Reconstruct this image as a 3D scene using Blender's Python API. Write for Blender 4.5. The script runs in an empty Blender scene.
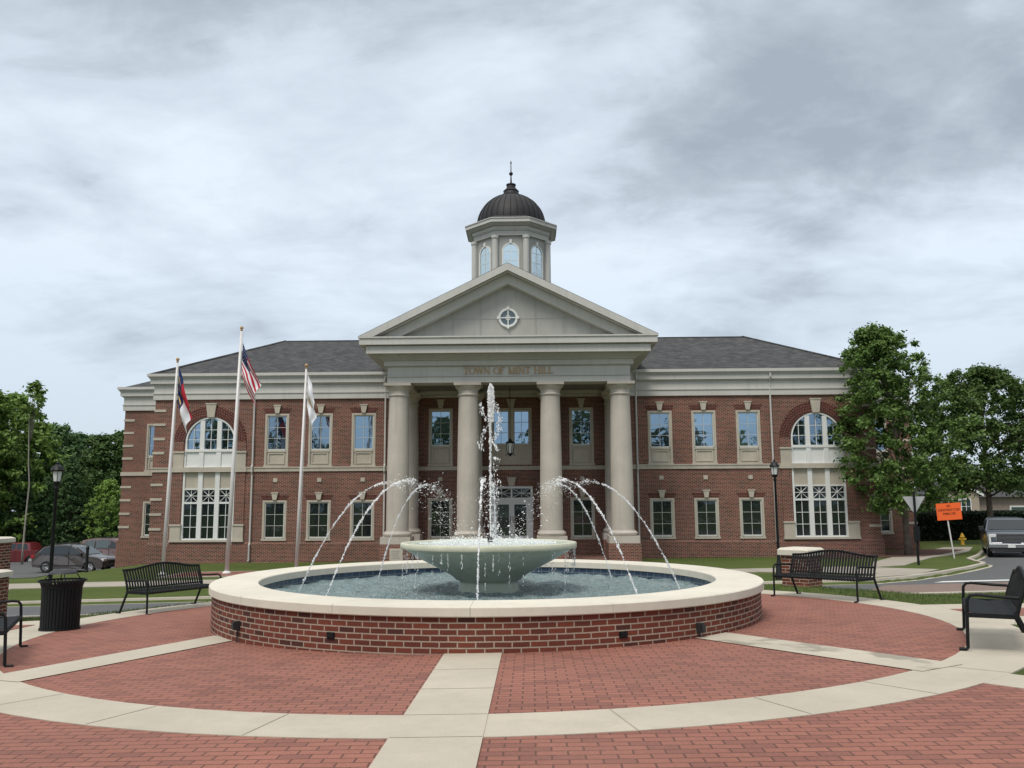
import bpy, math, random
import numpy as np
from mathutils import Vector, Matrix
random.seed(7)
rng = np.random.default_rng(11)
PI = math.pi
SC = bpy.context.scene
COL = SC.collection

# ------------------------------------------------------------------ camera
cd = bpy.data.cameras.new('camera'); cam = bpy.data.objects.new('camera', cd); COL.objects.link(cam)
SC.camera = cam
cd.sensor_fit = 'HORIZONTAL'; cd.sensor_width = 36; cd.lens = 859.66*36/1024
cd.clip_start = .1; cd.clip_end = 3000
_p, _y, _r = .13811, -.021726, -.005796
_F = Vector((math.sin(_y)*math.cos(_p), math.cos(_y)*math.cos(_p), math.sin(_p)))
_R = Vector((math.cos(_y), -math.sin(_y), 0)); _U = _R.cross(_F)
_Rc = _R*math.cos(_r) + _U*math.sin(_r); _Uc = -_R*math.sin(_r) + _U*math.cos(_r)
cam.matrix_world = Matrix(((_Rc.x, _Uc.x, -_F.x, .6913), (_Rc.y, _Uc.y, -_F.y, -13.976), (_Rc.z, _Uc.z, -_F.z, 1.65), (0, 0, 0, 1)))

# ------------------------------------------------------------------ world: overcast sky
SUN_EL, SUN_AZ = math.radians(58), math.radians(205)      # azimuth clockwise from +Y
W = bpy.data.worlds.new('World'); SC.world = W; W.use_nodes = True
nt = W.node_tree; nt.nodes.clear()
def N(t, typ, **kw):
    n = t.nodes.new(typ)
    for k, v in kw.items(): setattr(n, k, v)
    return n
out = N(nt, 'ShaderNodeOutputWorld'); bg = N(nt, 'ShaderNodeBackground')
sky = N(nt, 'ShaderNodeTexSky', sky_type='NISHITA'); sky.sun_disc = False
sky.sun_elevation = SUN_EL; sky.sun_rotation = SUN_AZ
tc = N(nt, 'ShaderNodeTexCoord'); sep = N(nt, 'ShaderNodeSeparateXYZ'); nt.links.new(tc.outputs['Generated'], sep.inputs[0])
def wm(op, a, b=None, c=None):
    m = N(nt, 'ShaderNodeMath', operation=op)
    for i, v in enumerate((a, b, c)):
        if v is None: continue
        if isinstance(v, (int, float)): m.inputs[i].default_value = v
        else: nt.links.new(v, m.inputs[i])
    return m.outputs[0]
zc = wm('MAXIMUM', sep.outputs[2], 0.0)
den = wm('ADD', zc, .22)
cmb = N(nt, 'ShaderNodeCombineXYZ')
nt.links.new(wm('DIVIDE', sep.outputs[0], den), cmb.inputs[0]); nt.links.new(wm('DIVIDE', sep.outputs[1], den), cmb.inputs[1])
def wnoise(scale, detail, rough, off, dist=0):
    mp = N(nt, 'ShaderNodeMapping'); mp.inputs['Location'].default_value = off; mp.inputs['Scale'].default_value = (1, 1.25, 1)
    nt.links.new(cmb.outputs[0], mp.inputs[0])
    n = N(nt, 'ShaderNodeTexNoise'); n.inputs['Scale'].default_value = scale; n.inputs['Detail'].default_value = detail
    n.inputs['Roughness'].default_value = rough; n.inputs['Distortion'].default_value = dist
    nt.links.new(mp.outputs[0], n.inputs['Vector']); return n.outputs[0]
n1 = wnoise(1.12, 9, .56, (3.1, .35, 0), .25)
n2 = wnoise(4.2, 9, .62, (1.3, 4.2, 2), .5)
# an elongated darker bank of cloud high in the middle and right of the view
bank = wm('SUBTRACT', wm('ADD', wm('MULTIPLY', wm('DIVIDE', sep.outputs[0], den), .13), wm('DIVIDE', sep.outputs[2], .62)), .52)
bank = wm('MULTIPLY', bank, .33)
f = wm('ADD', wm('MULTIPLY', n1, .78), wm('MULTIPLY', n2, .22))
f = wm('SUBTRACT', f, bank)
cr = N(nt, 'ShaderNodeValToRGB'); nt.links.new(f, cr.inputs[0])
e = cr.color_ramp.elements
e[0].position = .33; e[0].color = (.305, .345, .395, 1)
e[1].position = .58; e[1].color = (.64, .71, .78, 1)
m_ = e.new(.40); m_.color = (.395, .44, .495, 1)
m2_ = e.new(.465); m2_.color = (.51, .57, .635, 1)
# darker and bluer low down
hr = N(nt, 'ShaderNodeValToRGB'); nt.links.new(sep.outputs[2], hr.inputs[0])
e = hr.color_ramp.elements
e[0].position = 0.0; e[0].color = (.68, .71, .75, 1); e[1].position = .30; e[1].color = (1, 1, 1, 1)
e2 = e.new(.62); e2.color = (1.0, 1.0, 1.0, 1); e3 = e.new(.82); e3.color = (3.3, 2.95, 2.6, 1)
mx = N(nt, 'ShaderNodeMix', data_type='RGBA', blend_type='MULTIPLY'); mx.inputs[0].default_value = 1; mx.clamp_result = False
nt.links.new(cr.outputs[0], mx.inputs[6]); nt.links.new(hr.outputs[0], mx.inputs[7])
# a little clear-sky light through the cloud
sc_ = N(nt, 'ShaderNodeMix', data_type='RGBA', blend_type='ADD'); sc_.inputs[0].default_value = .012
nt.links.new(mx.outputs[2], sc_.inputs[6]); nt.links.new(sky.outputs[0], sc_.inputs[7])
nt.links.new(sc_.outputs[2], bg.inputs[0]); bg.inputs[1].default_value = 1.0
nt.links.new(bg.outputs[0], out.inputs[0])

sl = bpy.data.lights.new('sun', 'SUN'); sl.energy = 2.0; sl.angle = math.radians(20); sl.color = (1, .94, .85)
so = bpy.data.objects.new('sun', sl); COL.objects.link(so)
sd = Vector((math.sin(SUN_AZ)*math.cos(SUN_EL), math.cos(SUN_AZ)*math.cos(SUN_EL), math.sin(SUN_EL)))
so.rotation_euler = sd.to_track_quat('Z', 'Y').to_euler()
vs = SC.view_settings; vs.view_transform = 'Standard'; vs.look = 'None'; vs.exposure = 0.30; vs.gamma = 1; vs.use_curve_mapping = False

# ------------------------------------------------------------------ terrain height
def sm(t): t = np.clip(t, 0, 1); return t*t*(3-2*t)
def Gv(x, y):
    x = np.asarray(x, float); y = np.asarray(y, float); xc = np.clip(x, -30, 30)
    P = -.0207*(np.maximum(y, -40)+4) + .0139*xc
    R = np.interp(y, [8, 13.5, 31, 60, 90], [-.84, -.99, -1.2, -1.3, -1.3]) + np.interp(y, [8, 13.5, 31], [.022, .0224, .0068])*xc \
        - .5*sm((-18-x)/7)*sm((y-22)/6) - .45*sm((-20-x)/5)*sm((y-30)/8)
    r = np.hypot(x-.06, y+.96)
    k = sm(x/5)
    w = sm((r-7.05-1.0*k)/(2.2+.8*k))*sm((y+.5)/4.5)
    w = np.maximum(w, sm((y-6.5)/1.5))
    return P + (R-P)*w
def G(x, y): return float(Gv(x, y))
SIDE = [(11.2, 12.0), (11.2, 13.5), (12.8, 14.45), (14.67, 16.27), (16.66, 18.54), (18.3, 20.7), (18.9, 21.8), (19.2, 22.9), (20.2, 25.6), (22.6, 29.6), (25.4, 34.5), (32, 45), (42, 62), (90, 62), (90, 12.0)]
def road_sd(x, y):
    """signed distance into the asphalt (positive inside)"""
    x = np.asarray(x, float); y = np.asarray(y, float)
    a = np.minimum(y-8.0, 13.5-y)
    ins = np.zeros(x.shape, bool); d = np.full(x.shape, 1e9)
    n = len(SIDE)
    for i in range(n):
        x1, y1 = SIDE[i]; x2, y2 = SIDE[(i+1) % n]
        with np.errstate(divide='ignore', invalid='ignore'):
            c = ((y1 > y) != (y2 > y)) & (x < (x2-x1)*(y-y1)/((y2-y1) if y2 != y1 else 1e-9)+x1)
        ins ^= c
        L2 = (x2-x1)**2+(y2-y1)**2; t = np.clip(((x-x1)*(x2-x1)+(y-y1)*(y2-y1))/L2, 0, 1)
        d = np.minimum(d, np.hypot(x-x1-t*(x2-x1), y-y1-t*(y2-y1)))
    s = np.where(ins, d, -d)
    return np.maximum(a, s)
DROP = .13
def Gd(x, y): return Gv(x, y) - DROP*sm((road_sd(x, y)-.02)/.2)

# ------------------------------------------------------------------ material helpers
def new_mat(name):
    m = bpy.data.materials.new(name); m.use_nodes = True; t = m.node_tree
    b = t.nodes['Principled BSDF']; return m, t, b
def mth(t, op, a, b=None, c=None, clamp=False):
    m = N(t, 'ShaderNodeMath', operation=op); m.use_clamp = clamp
    for i, v in enumerate((a, b, c)):
        if v is None: continue
        if isinstance(v, (int, float)): m.inputs[i].default_value = v
        else: t.links.new(v, m.inputs[i])
    return m.outputs[0]
def noise(t, vec, scale, detail=4, rough=.55):
    n = N(t, 'ShaderNodeTexNoise'); n.inputs['Scale'].default_value = scale; n.inputs['Detail'].default_value = detail
    n.inputs['Roughness'].default_value = rough
    if vec is not None: t.links.new(vec, n.inputs['Vector'])
    return n.outputs[0]
def mixc(t, fac, a, b, bt='MIX'):
    m = N(t, 'ShaderNodeMix', data_type='RGBA', blend_type=bt)
    if isinstance(fac, (int, float)): m.inputs[0].default_value = fac
    else: t.links.new(fac, m.inputs[0])
    for i, v in ((6, a), (7, b)):
        if isinstance(v, tuple): m.inputs[i].default_value = v if len(v) == 4 else (*v, 1)
        else: t.links.new(v, m.inputs[i])
    return m.outputs[2]
def ramp(t, fac, pts):
    r = N(t, 'ShaderNodeValToRGB'); t.links.new(fac, r.inputs[0]); e = r.color_ramp.elements
    e[0].position, e[0].color = pts[0][0], (*pts[0][1], 1); e[1].position, e[1].color = pts[-1][0], (*pts[-1][1], 1)
    for p, c in pts[1:-1]: q = e.new(p); q.color = (*c, 1)
    return r.outputs[0]
def geo(t): return N(t, 'ShaderNodeNewGeometry').outputs['Position']
def bump(t, b, h, strength=.3, dist=.01):
    n = N(t, 'ShaderNodeBump'); n.inputs['Strength'].default_value = strength; n.inputs['Distance'].default_value = dist
    t.links.new(h, n.inputs['Height']); t.links.new(n.outputs[0], b.inputs['Normal'])
def plain(name, col, rough=.6, metal=0, var=.12, scale=3, bs=0, spec=None, var2=0, streak=0):
    m, t, b = new_mat(name)
    g = geo(t); n = noise(t, g, scale, 5)
    dk = tuple(c*(1-var) for c in col); lt = tuple(min(1, c*(1+var)) for c in col)
    c = mixc(t, ramp(t, n, [(.3, (0, 0, 0)), (.7, (1, 1, 1))]), dk, lt)
    if streak:
        mp = N(t, 'ShaderNodeMapping'); mp.inputs['Scale'].default_value = (3.2, 3.2, .22); t.links.new(g, mp.inputs[0]); ns_ = noise(t, mp.outputs[0], 1.6, 6, .65)
        c = mixc(t, mth(t, 'MULTIPLY', ramp(t, ns_, [(.50, (0, 0, 0)), (.72, (1, 1, 1))]), streak), c, tuple(x*.60 for x in col))
    if var2:
        n3 = noise(t, g, scale*9, 3); c = mixc(t, mth(t, 'MULTIPLY', n3, var2), c, tuple(x*.55 for x in col))
    t.links.new(c, b.inputs['Base Color']); b.inputs['Roughness'].default_value = rough; b.inputs['Metallic'].default_value = metal
    if spec is not None: b.inputs['Specular IOR Level'].default_value = spec
    if bs: bump(t, b, noise(t, g, scale*14, 3), bs, .01)
    return m
def brick_mat(name, c1, c2, mortar, bw=.203, rh=.0677, ms=.010, uv=True, dark=(.03, .012, .011), darkp=.12, rough=.85, bmp=.5, squash=1, big=.25, use_pos=False, stain=None):
    m, t, b = new_mat(name)
    if use_pos: v = geo(t)
    else: v = N(t, 'ShaderNodeUVMap').outputs[0]
    # slight irregular wander of the courses
    nv = N(t, 'ShaderNodeTexNoise'); nv.inputs['Scale'].default_value = 6; t.links.new(v, nv.inputs['Vector'])
    sub = N(t, 'ShaderNodeVectorMath', operation='MULTIPLY_ADD'); sub.inputs[1].default_value = (.012, .006, 0)
    t.links.new(nv.outputs['Color'], sub.inputs[0]); t.links.new(v, sub.inputs[2])
    def bt():
        k = N(t, 'ShaderNodeTexBrick'); k.inputs['Scale'].default_value = 1; k.inputs['Brick Width'].default_value = bw
        k.inputs['Row Height'].default_value = rh; k.inputs['Mortar Size'].default_value = ms; k.inputs['Mortar Smooth'].default_value = .15
        k.offset = .5; t.links.new(sub.outputs[0], k.inputs['Vector']); return k
    k = bt(); k.inputs['Color1'].default_value = (*c1, 1); k.inputs['Color2'].default_value = (*c2, 1)
    k.inputs['Mortar'].default_value = (*mortar, 1); k.inputs['Bias'].default_value = 0
    # a per-brick random value from a second brick texture, used for the few dark ones
    k2 = bt(); k2.inputs['Color1'].default_value = (0, 0, 0, 1); k2.inputs['Color2'].default_value = (1, 1, 1, 1); k2.inputs['Mortar'].default_value = (.5, .5, .5, 1)
    mb = mth(t, 'MULTIPLY', mth(t, 'GREATER_THAN', k2.outputs[0], 1-darkp), .75)
    fac = mth(t, 'MULTIPLY', mb, mth(t, 'SUBTRACT', 1, k.outputs['Fac']))
    c = mixc(t, fac, k.outputs['Color'], dark)
    g = geo(t)
    n = noise(t, g, .7, 6, .6)
    c = mixc(t, 1, c, ramp(t, n, [(.25, (1-big, 1-big, 1-big)), (.75, (1+big*.6, 1+big*.6, 1+big*.6))]), 'MULTIPLY')
    n2 = noise(t, g, 45, 3); c = mixc(t, .35, c, ramp(t, n2, [(.3, (.62, .62, .62)), (.7, (1.25, 1.25, 1.25))]), 'MULTIPLY')
    if stain: c = stain(t, c, g)
    t.links.new(c, b.inputs['Base Color']); b.inputs['Roughness'].default_value = rough; b.inputs['Specular IOR Level'].default_value = .25
    hh = mth(t, 'ADD', mth(t, 'MULTIPLY', k.outputs['Fac'], -1), mth(t, 'MULTIPLY', n2, .35)); bump(t, b, hh, bmp, .006)
    return m

M = {}
M['brick'] = brick_mat('brick', (.150, .036, .025), (.095, .025, .019), (.33, .225, .175), ms=.012, bmp=.3, dark=(.030, .012, .011), darkp=.34)
M['brick_near'] = brick_mat('brick_near', (.170, .046, .028), (.105, .032, .021), (.35, .285, .225), ms=.0080, dark=(.060, .024, .020), darkp=.10, big=.15)
M['soldier'] = brick_mat('soldier', (.105, .027, .020), (.072, .021, .016), (.17, .10, .08), bw=.0677, rh=.20, ms=.009)
def pstain(t, c, g):
    n = noise(t, g, .45, 5, .6)
    return mixc(t, mth(t, 'MULTIPLY', ramp(t, n, [(.48, (0, 0, 0)), (.75, (1, 1, 1))]), .30), c, (.20, .105, .080))
M['paver'] = brick_mat('paver', (.290, .124, .090), (.256, .106, .079), (.11, .055, .042), bw=.203, rh=.102, ms=.0068, dark=(.210, .092, .071), darkp=.2, use_pos=True, big=.16, bmp=.6, stain=pstain)
M['stone'] = plain('cast_stone', (.43, .39, .32), .8, var=.10, scale=1.2, bs=.1, streak=.3)
M['column'] = plain('column_stone', (.47, .425, .37), .8, var=.10, scale=.9, bs=.1, var2=.15, streak=.35)
M['trim'] = plain('painted_trim', (.48, .47, .44), .65, var=.07, scale=.6, streak=.25)
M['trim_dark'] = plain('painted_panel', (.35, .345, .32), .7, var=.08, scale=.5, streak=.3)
M['white'] = plain('white_paint', (.66, .67, .65), .5, var=.04, scale=1)
M['sash'] = plain('sash_paint', (.52, .52, .48), .5, var=.04, scale=1)
M['black'] = plain('black_metal', (.006, .007, .008), .5, spec=.3, var=.2, scale=6)
M['black_soft'] = plain('black_coated_metal', (.006, .007, .008), .6, spec=.25, var=.2, scale=6)
M['bronze'] = plain('bronze_roof', (.016, .015, .017), .6, var=.2, scale=1.5, spec=.35)
M['aluminium'] = plain('painted_aluminium', (.62, .60, .59), .35, var=.05, scale=2)
M['gold'] = plain('gold', (.42, .27, .13), .5, var=.1)
M['mulch'] = plain('mulch', (.085, .04, .026), .95, var=.4, scale=5, bs=.8)
M['kerb'] = plain('kerb_concrete', (.40, .365, .30), .85, var=.14, scale=1.3, bs=.25, var2=.25)
M['frost'] = plain('lamp_glass', (.62, .63, .60), .3, var=.05)
def concrete(name, col, joint=None):
    m, t, b = new_mat(name); g = geo(t)
    n = noise(t, g, .55, 7, .62); n2 = noise(t, g, 5, 6, .65); n3 = noise(t, g, 120, 2)
    c = mixc(t, ramp(t, n, [(.3, (0, 0, 0)), (.7, (1, 1, 1))]), tuple(v*.86 for v in col), tuple(v*1.08 for v in col))
    c = mixc(t, mth(t, 'MULTIPLY', ramp(t, n2, [(.45, (0, 0, 0)), (.8, (1, 1, 1))]), .4), c, tuple(v*.74 for v in col))
    c = mixc(t, .25, c, ramp(t, n3, [(.3, (.6, .6, .6)), (.7, (1.2, 1.2, 1.2))]), 'MULTIPLY')
    t.links.new(c, b.inputs['Base Color']); b.inputs['Roughness'].default_value = .88; b.inputs['Specular IOR Level'].default_value = .3
    bump(t, b, mth(t, 'ADD', n3, n2), .25, .004); return m, t, b
M['concrete'] = concrete('concrete', (.45, .405, .325))[0]
M['coping'] = concrete('coping_limestone', (.62, .58, .49))[0]
M['sidewalk'] = concrete('sidewalk_concrete', (.33, .30, .25))[0]
# wet patch on one spoke
def wet():
    m, t, b = concrete('wet_concrete', (.45, .405, .325)); g = geo(t)
    src = b.inputs['Base Color'].links[0].from_socket
    n = noise(t, g, 1.4, 4, .5); f = ramp(t, n, [(.50, (0, 0, 0)), (.56, (1, 1, 1))])
    t.links.new(mixc(t, mth(t, 'MULTIPLY', f, .55), src, (.20, .175, .13)), b.inputs['Base Color'])
    t.links.new(mth(t, 'SUBTRACT', .88, mth(t, 'MULTIPLY', f, .5)), b.inputs['Roughness']); return m
M['wet'] = wet()
def asphalt():
    m, t, b = new_mat('asphalt'); g = geo(t); n = noise(t, g, .5, 6); n2 = noise(t, g, 60, 3)
    c = mixc(t, n, (.062, .064, .066), (.105, .106, .106)); c = mixc(t, .6, c, ramp(t, n2, [(.3, (.6, .6, .6)), (.7, (1.4, 1.4, 1.4))]), 'MULTIPLY')
    t.links.new(c, b.inputs['Base Color']); b.inputs['Roughness'].default_value = .85; bump(t, b, n2, .4, .01); return m
M['asphalt'] = asphalt()
def lawn():
    m, t, b = new_mat('lawn'); g = geo(t); n = noise(t, g, .35, 6, .6); n2 = noise(t, g, 9, 6, .7); n3 = noise(t, g, 70, 3, .7)
    c = mixc(t, ramp(t, n, [(.3, (0, 0, 0)), (.7, (1, 1, 1))]), (.070, .110, .026), (.110, .150, .038))
    c = mixc(t, ramp(t, n2, [(.42, (0, 0, 0)), (.75, (1, 1, 1))]), c, (.13, .14, .05))
    c = mixc(t, .8, c, ramp(t, n3, [(.3, (.5, .5, .5)), (.7, (1.4, 1.4, 1.4))]), 'MULTIPLY')
    t.links.new(c, b.inputs['Base Color']); b.inputs['Roughness'].default_value = .95; b.inputs['Specular IOR Level'].default_value = .1
    bump(t, b, mth(t, 'ADD', n3, n2), 1, .04); return m
M['lawn'] = lawn()
def shingle():
    m, t, b = new_mat('shingles'); v = N(t, 'ShaderNodeUVMap').outputs[0]
    k = N(t, 'ShaderNodeTexBrick'); k.inputs['Scale'].default_value = 1; k.inputs['Brick Width'].default_value = .33; k.inputs['Row Height'].default_value = .16
    k.inputs['Mortar Size'].default_value = .012; k.inputs['Color1'].default_value = (.046, .047, .049, 1); k.inputs['Color2'].default_value = (.080, .080, .082, 1)
    k.inputs['Mortar'].default_value = (.022, .022, .023, 1); t.links.new(v, k.inputs['Vector'])
    g = geo(t); c = mixc(t, .7, k.outputs[0], ramp(t, noise(t, g, 2.2, 6), [(.3, (.65, .65, .65)), (.7, (1.35, 1.35, 1.35))]), 'MULTIPLY')
    t.links.new(c, b.inputs['Base Color']); b.inputs['Roughness'].default_value = .9; b.inputs['Specular IOR Level'].default_value = .3
    bump(t, b, k.outputs['Fac'], -.5, .01); return m
M['shingle'] = shingle()
def glass(name, tint=(.50, .66, .84), fac=.62, base=(.006, .010, .012)):
    m, t, b = new_mat(name); b.inputs['Base Color'].default_value = (*base, 1); b.inputs['Roughness'].default_value = .1
    gl = N(t, 'ShaderNodeBsdfGlossy'); gl.inputs['Color'].default_value = (*tint, 1); gl.inputs['Roughness'].default_value = .015
    g = geo(t); nb = N(t, 'ShaderNodeBump'); nb.inputs['Strength'].default_value = .2; nb.inputs['Distance'].default_value = .03
    t.links.new(noise(t, g, 1.1, 2), nb.inputs['Height']); t.links.new(nb.outputs[0], gl.inputs['Normal'])
    oi = N(t, 'ShaderNodeObjectInfo').outputs['Random']; mx = N(t, 'ShaderNodeMixShader'); t.links.new(mth(t, 'MULTIPLY', fac, mth(t, 'ADD', .72, mth(t, 'MULTIPLY', oi, .5))), mx.inputs[0])
    rb = mth(t, 'GREATER_THAN', N(t, 'ShaderNodeObjectInfo').outputs['Random'], .80); t.links.new(mixc(t, rb, base, (.055, .075, .075)), b.inputs['Base Color'])
    t.links.new(b.outputs[0], mx.inputs[1]); t.links.new(gl.outputs[0], mx.inputs[2])
    t.links.new(mx.outputs[0], t.nodes['Material Output'].inputs[0]); return m
M['glass'] = glass('window_glass', (.42, .60, .78), .50)
M['glass_low'] = glass('ground_floor_glass', (.42, .55, .62), .09)
M['glass_cup'] = glass('cupola_glass', (.70, .82, .86), .75, (.2, .26, .27))  # paler than the window glass: bright sky is put into its colour
M['car_glass'] = glass('car_glass', (.55, .62, .68), .04)
def leafmat(name, a, b_, trans=.25):
    m, t, b = new_mat(name); g = geo(t)
    oi = N(t, 'ShaderNodeObjectInfo').outputs['Random']
    n = noise(t, g, 1.6, 3); c = mixc(t, ramp(t, n, [(.3, (0, 0, 0)), (.7, (1, 1, 1))]), a, b_)
    n2 = noise(t, g, 22, 2); c = mixc(t, .5, c, ramp(t, n2, [(.3, (.6, .6, .55)), (.7, (1.4, 1.4, 1.3))]), 'MULTIPLY')
    v = mth(t, 'ADD', .8, mth(t, 'MULTIPLY', oi, .4)); cc = N(t, 'ShaderNodeCombineColor')
    for i in range(3): t.links.new(v, cc.inputs[i])
    c = mixc(t, 1, c, cc.outputs[0], 'MULTIPLY')
    t.links.new(c, b.inputs['Base Color']); b.inputs['Roughness'].default_value = .55; b.inputs['Specular IOR Level'].default_value = .3
    tr = N(t, 'ShaderNodeBsdfTranslucent'); t.links.new(c, tr.inputs[0]); mx = N(t, 'ShaderNodeMixShader'); mx.inputs[0].default_value = trans
    t.links.new(b.outputs[0], mx.inputs[1]); t.links.new(tr.outputs[0], mx.inputs[2]); t.links.new(mx.outputs[0], t.nodes['Material Output'].inputs[0])
    return m
M['leaf_oak'] = leafmat('leaf_street_tree', (.062, .118, .030), (.128, .205, .048))
M['leaf_dark'] = leafmat('leaf_dark', (.048, .10, .038), (.085, .150, .052))
M['leaf_mid'] = leafmat('leaf_mid', (.066, .130, .038), (.115, .195, .052))
M['leaf_light'] = leafmat('leaf_light', (.12, .21, .042), (.19, .29, .065))
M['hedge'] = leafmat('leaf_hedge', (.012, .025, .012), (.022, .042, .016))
M['blade'] = leafmat('grass_blade', (.055, .095, .022), (.100, .135, .038))
M['bark'] = plain('bark', (.13, .105, .085), .95, var=.3, scale=4, bs=.8)
def paint(name, col, metal=.3):
    m, t, b = new_mat(name); b.inputs['Base Color'].default_value = (*col, 1); b.inputs['Metallic'].default_value = metal
    b.inputs['Roughness'].default_value = .35; b.inputs['Coat Weight'].default_value = .7; b.inputs['Coat Roughness'].default_value = .06
    return m
M['rubber'] = plain('rubber', (.015, .015, .016), .85)
M['chrome'] = plain('chrome', (.55, .56, .58), .22, metal=1, var=.05)
M['rim'] = plain('alloy', (.42, .43, .44), .35, metal=.7)
M['red_lens'] = plain('red_lens', (.30, .015, .012), .2)
M['plastic'] = plain('dark_plastic', (.02, .02, .022), .6)

# ------------------------------------------------------------------ mesh helpers
class MB:
    def __init__(s): s.v = []; s.f = []; s.uv = []; s.sm = []; s.mi = []
    def face(s, pts, uv=None, smooth=False, mi=0):
        n = len(s.v); s.v += [tuple(p) for p in pts]; s.f.append(tuple(range(n, n+len(pts))))
        if uv is None:
            a, b, c = Vector(pts[0]), Vector(pts[1]), Vector(pts[2]); nn = (b-a).cross(c-a)
            if len(pts) > 3 and nn.length < 1e-9: nn = (c-a).cross(Vector(pts[3])-a)
            if nn.length > 0: nn.normalize()
            if abs(nn.z) > .75: uv = [(p[0], p[1]) for p in pts]
            elif abs(nn.x) > abs(nn.y): uv = [(p[1], p[2]) for p in pts]
            else: uv = [(p[0], p[2]) for p in pts]
        s.uv.append(uv); s.sm.append(smooth); s.mi.append(mi)
    def box(s, x0, x1, y0, y1, z0, z1, mi=0):
        P = [(x0, y0, z0), (x1, y0, z0), (x1, y1, z0), (x0, y1, z0), (x0, y0, z1), (x1, y0, z1), (x1, y1, z1), (x0, y1, z1)]
        for q in ((0, 3, 2, 1), (4, 5, 6, 7), (0, 1, 5, 4), (1, 2, 6, 5), (2, 3, 7, 6), (3, 0, 4, 7)): s.face([P[i] for i in q], mi=mi)
        return s
    def prism(s, poly, d0, d1, axis='y', mi=0):
        """poly in (x,z) extruded along y, or (y,z) along x, or (x,y) along z"""
        def pt(p, d): return {'y': (p[0], d, p[1]), 'x': (d, p[0], p[1]), 'z': (p[0], p[1], d)}[axis]
        A = sum(poly[i][0]*poly[(i+1) % len(poly)][1]-poly[(i+1) % len(poly)][0]*poly[i][1] for i in range(len(poly)))
        if (A < 0) != (axis == 'y'): poly = poly[::-1]
        if axis == 'y': poly = poly
        a = [pt(p, d0) for p in poly]; b = [pt(p, d1) for p in poly]
        s.face(a[::-1], mi=mi); s.face(b, mi=mi)
        for i in range(len(poly)):
            j = (i+1) % len(poly); s.face([a[i], a[j], b[j], b[i]], mi=mi)
        return s
    def lathe(s, prof, n=32, c=(0, 0, 0), smooth=True, a0=0, a1=2*PI, uvr=None, mi=0):
        for i in range(n):
            t0 = a0+(a1-a0)*i/n; t1 = a0+(a1-a0)*(i+1)/n
            for (r0, z0), (r1, z1) in zip(prof, prof[1:]):
                p = [(c[0]+r0*math.cos(t0), c[1]+r0*math.sin(t0), c[2]+z0), (c[0]+r0*math.cos(t1), c[1]+r0*math.sin(t1), c[2]+z0),
                     (c[0]+r1*math.cos(t1), c[1]+r1*math.sin(t1), c[2]+z1), (c[0]+r1*math.cos(t0), c[1]+r1*math.sin(t0), c[2]+z1)]
                R = uvr or max(r0, r1); u = [(t0*R, z0), (t1*R, z0), (t1*R, z1), (t0*R, z1)]
                if r0 < 1e-6: p = p[1:]; u = u[1:]
                elif r1 < 1e-6: p = p[:3]; u = u[:3]
                s.face(p, u, smooth, mi)
        return s
    def tube(s, pts, r, n=8, smooth=True, cap=True, mi=0):
        pts = [Vector([float(c) for c in p]) for p in pts]; rr = [float(q) for q in r] if isinstance(r, (list, tuple)) else [float(r)]*len(pts); rings = []; up = None
        for i, p in enumerate(pts):
            d = (pts[min(i+1, len(pts)-1)]-pts[max(i-1, 0)]).normalized()
            if up is None: up = Vector((0, 0, 1)) if abs(d.z) < .9 else Vector((1, 0, 0))
            a = d.cross(up)
            if a.length < 1e-4: a = d.cross(Vector((.3, 1, .2)))
            a.normalize(); b = a.cross(d).normalized(); up = b
            rings.append([p+rr[i]*(math.cos(2*PI*k/n)*a+math.sin(2*PI*k/n)*b) for k in range(n)])
        for i in range(len(pts)-1):
            for k in range(n):
                j = (k+1) % n; s.face([rings[i][j], rings[i][k], rings[i+1][k], rings[i+1][j]], None, smooth, mi)
        if cap: s.face(rings[0], mi=mi); s.face(rings[-1][::-1], mi=mi)
        return s
    def xf(s, mat, start=0):
        s.v[start:] = [tuple(mat @ Vector(p)) for p in s.v[start:]]; return s
def obj(name, mb, mat, parent=None, off=(0, 0, 0), merge=True, bevel=0, **props):
    me = bpy.data.meshes.new(name)
    v = [(p[0]-off[0], p[1]-off[1], p[2]-off[2]) for p in mb.v]
    me.from_pydata(v, [], mb.f)
    uvl = me.uv_layers.new(name='UVMap'); flat = [c for u in mb.uv for q in u for c in q]; uvl.data.foreach_set('uv', flat)
    me.polygons.foreach_set('use_smooth', mb.sm); me.polygons.foreach_set('material_index', mb.mi)
    for m in (mat if isinstance(mat, (list, tuple)) else [mat]): me.materials.append(m)
    if merge:
        import bmesh
        bm = bmesh.new(); bm.from_mesh(me); bmesh.ops.remove_doubles(bm, verts=bm.verts, dist=1e-4)
        bmesh.ops.recalc_face_normals(bm, faces=bm.faces) if merge == 'n' else None
        bm.to_mesh(me); bm.free()
    o = bpy.data.objects.new(name, me); COL.objects.link(o)
    if parent: o.parent = parent
    if bevel:
        b = o.modifiers.new('bevel', 'BEVEL'); b.width = bevel; b.segments = 2; b.limit_method = 'ANGLE'; b.angle_limit = math.radians(40)
    for k, val in props.items(): o[k] = val
    return o
def thing(name, loc, label, cat, group=None, rz=0):
    o = bpy.data.objects.new(name, None); COL.objects.link(o); o.location = loc; o.rotation_euler = (0, 0, rz); o.empty_display_size = .2
    o['label'] = label; o['category'] = cat
    if group: o['group'] = group
    return o
def tag(o, label, cat, group=None):
    o['label'] = label; o['category'] = cat
    if group: o['group'] = group
    return o
KIDS = {}
def kids(o): return [c for c in COL.objects if c.parent == o]
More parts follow.
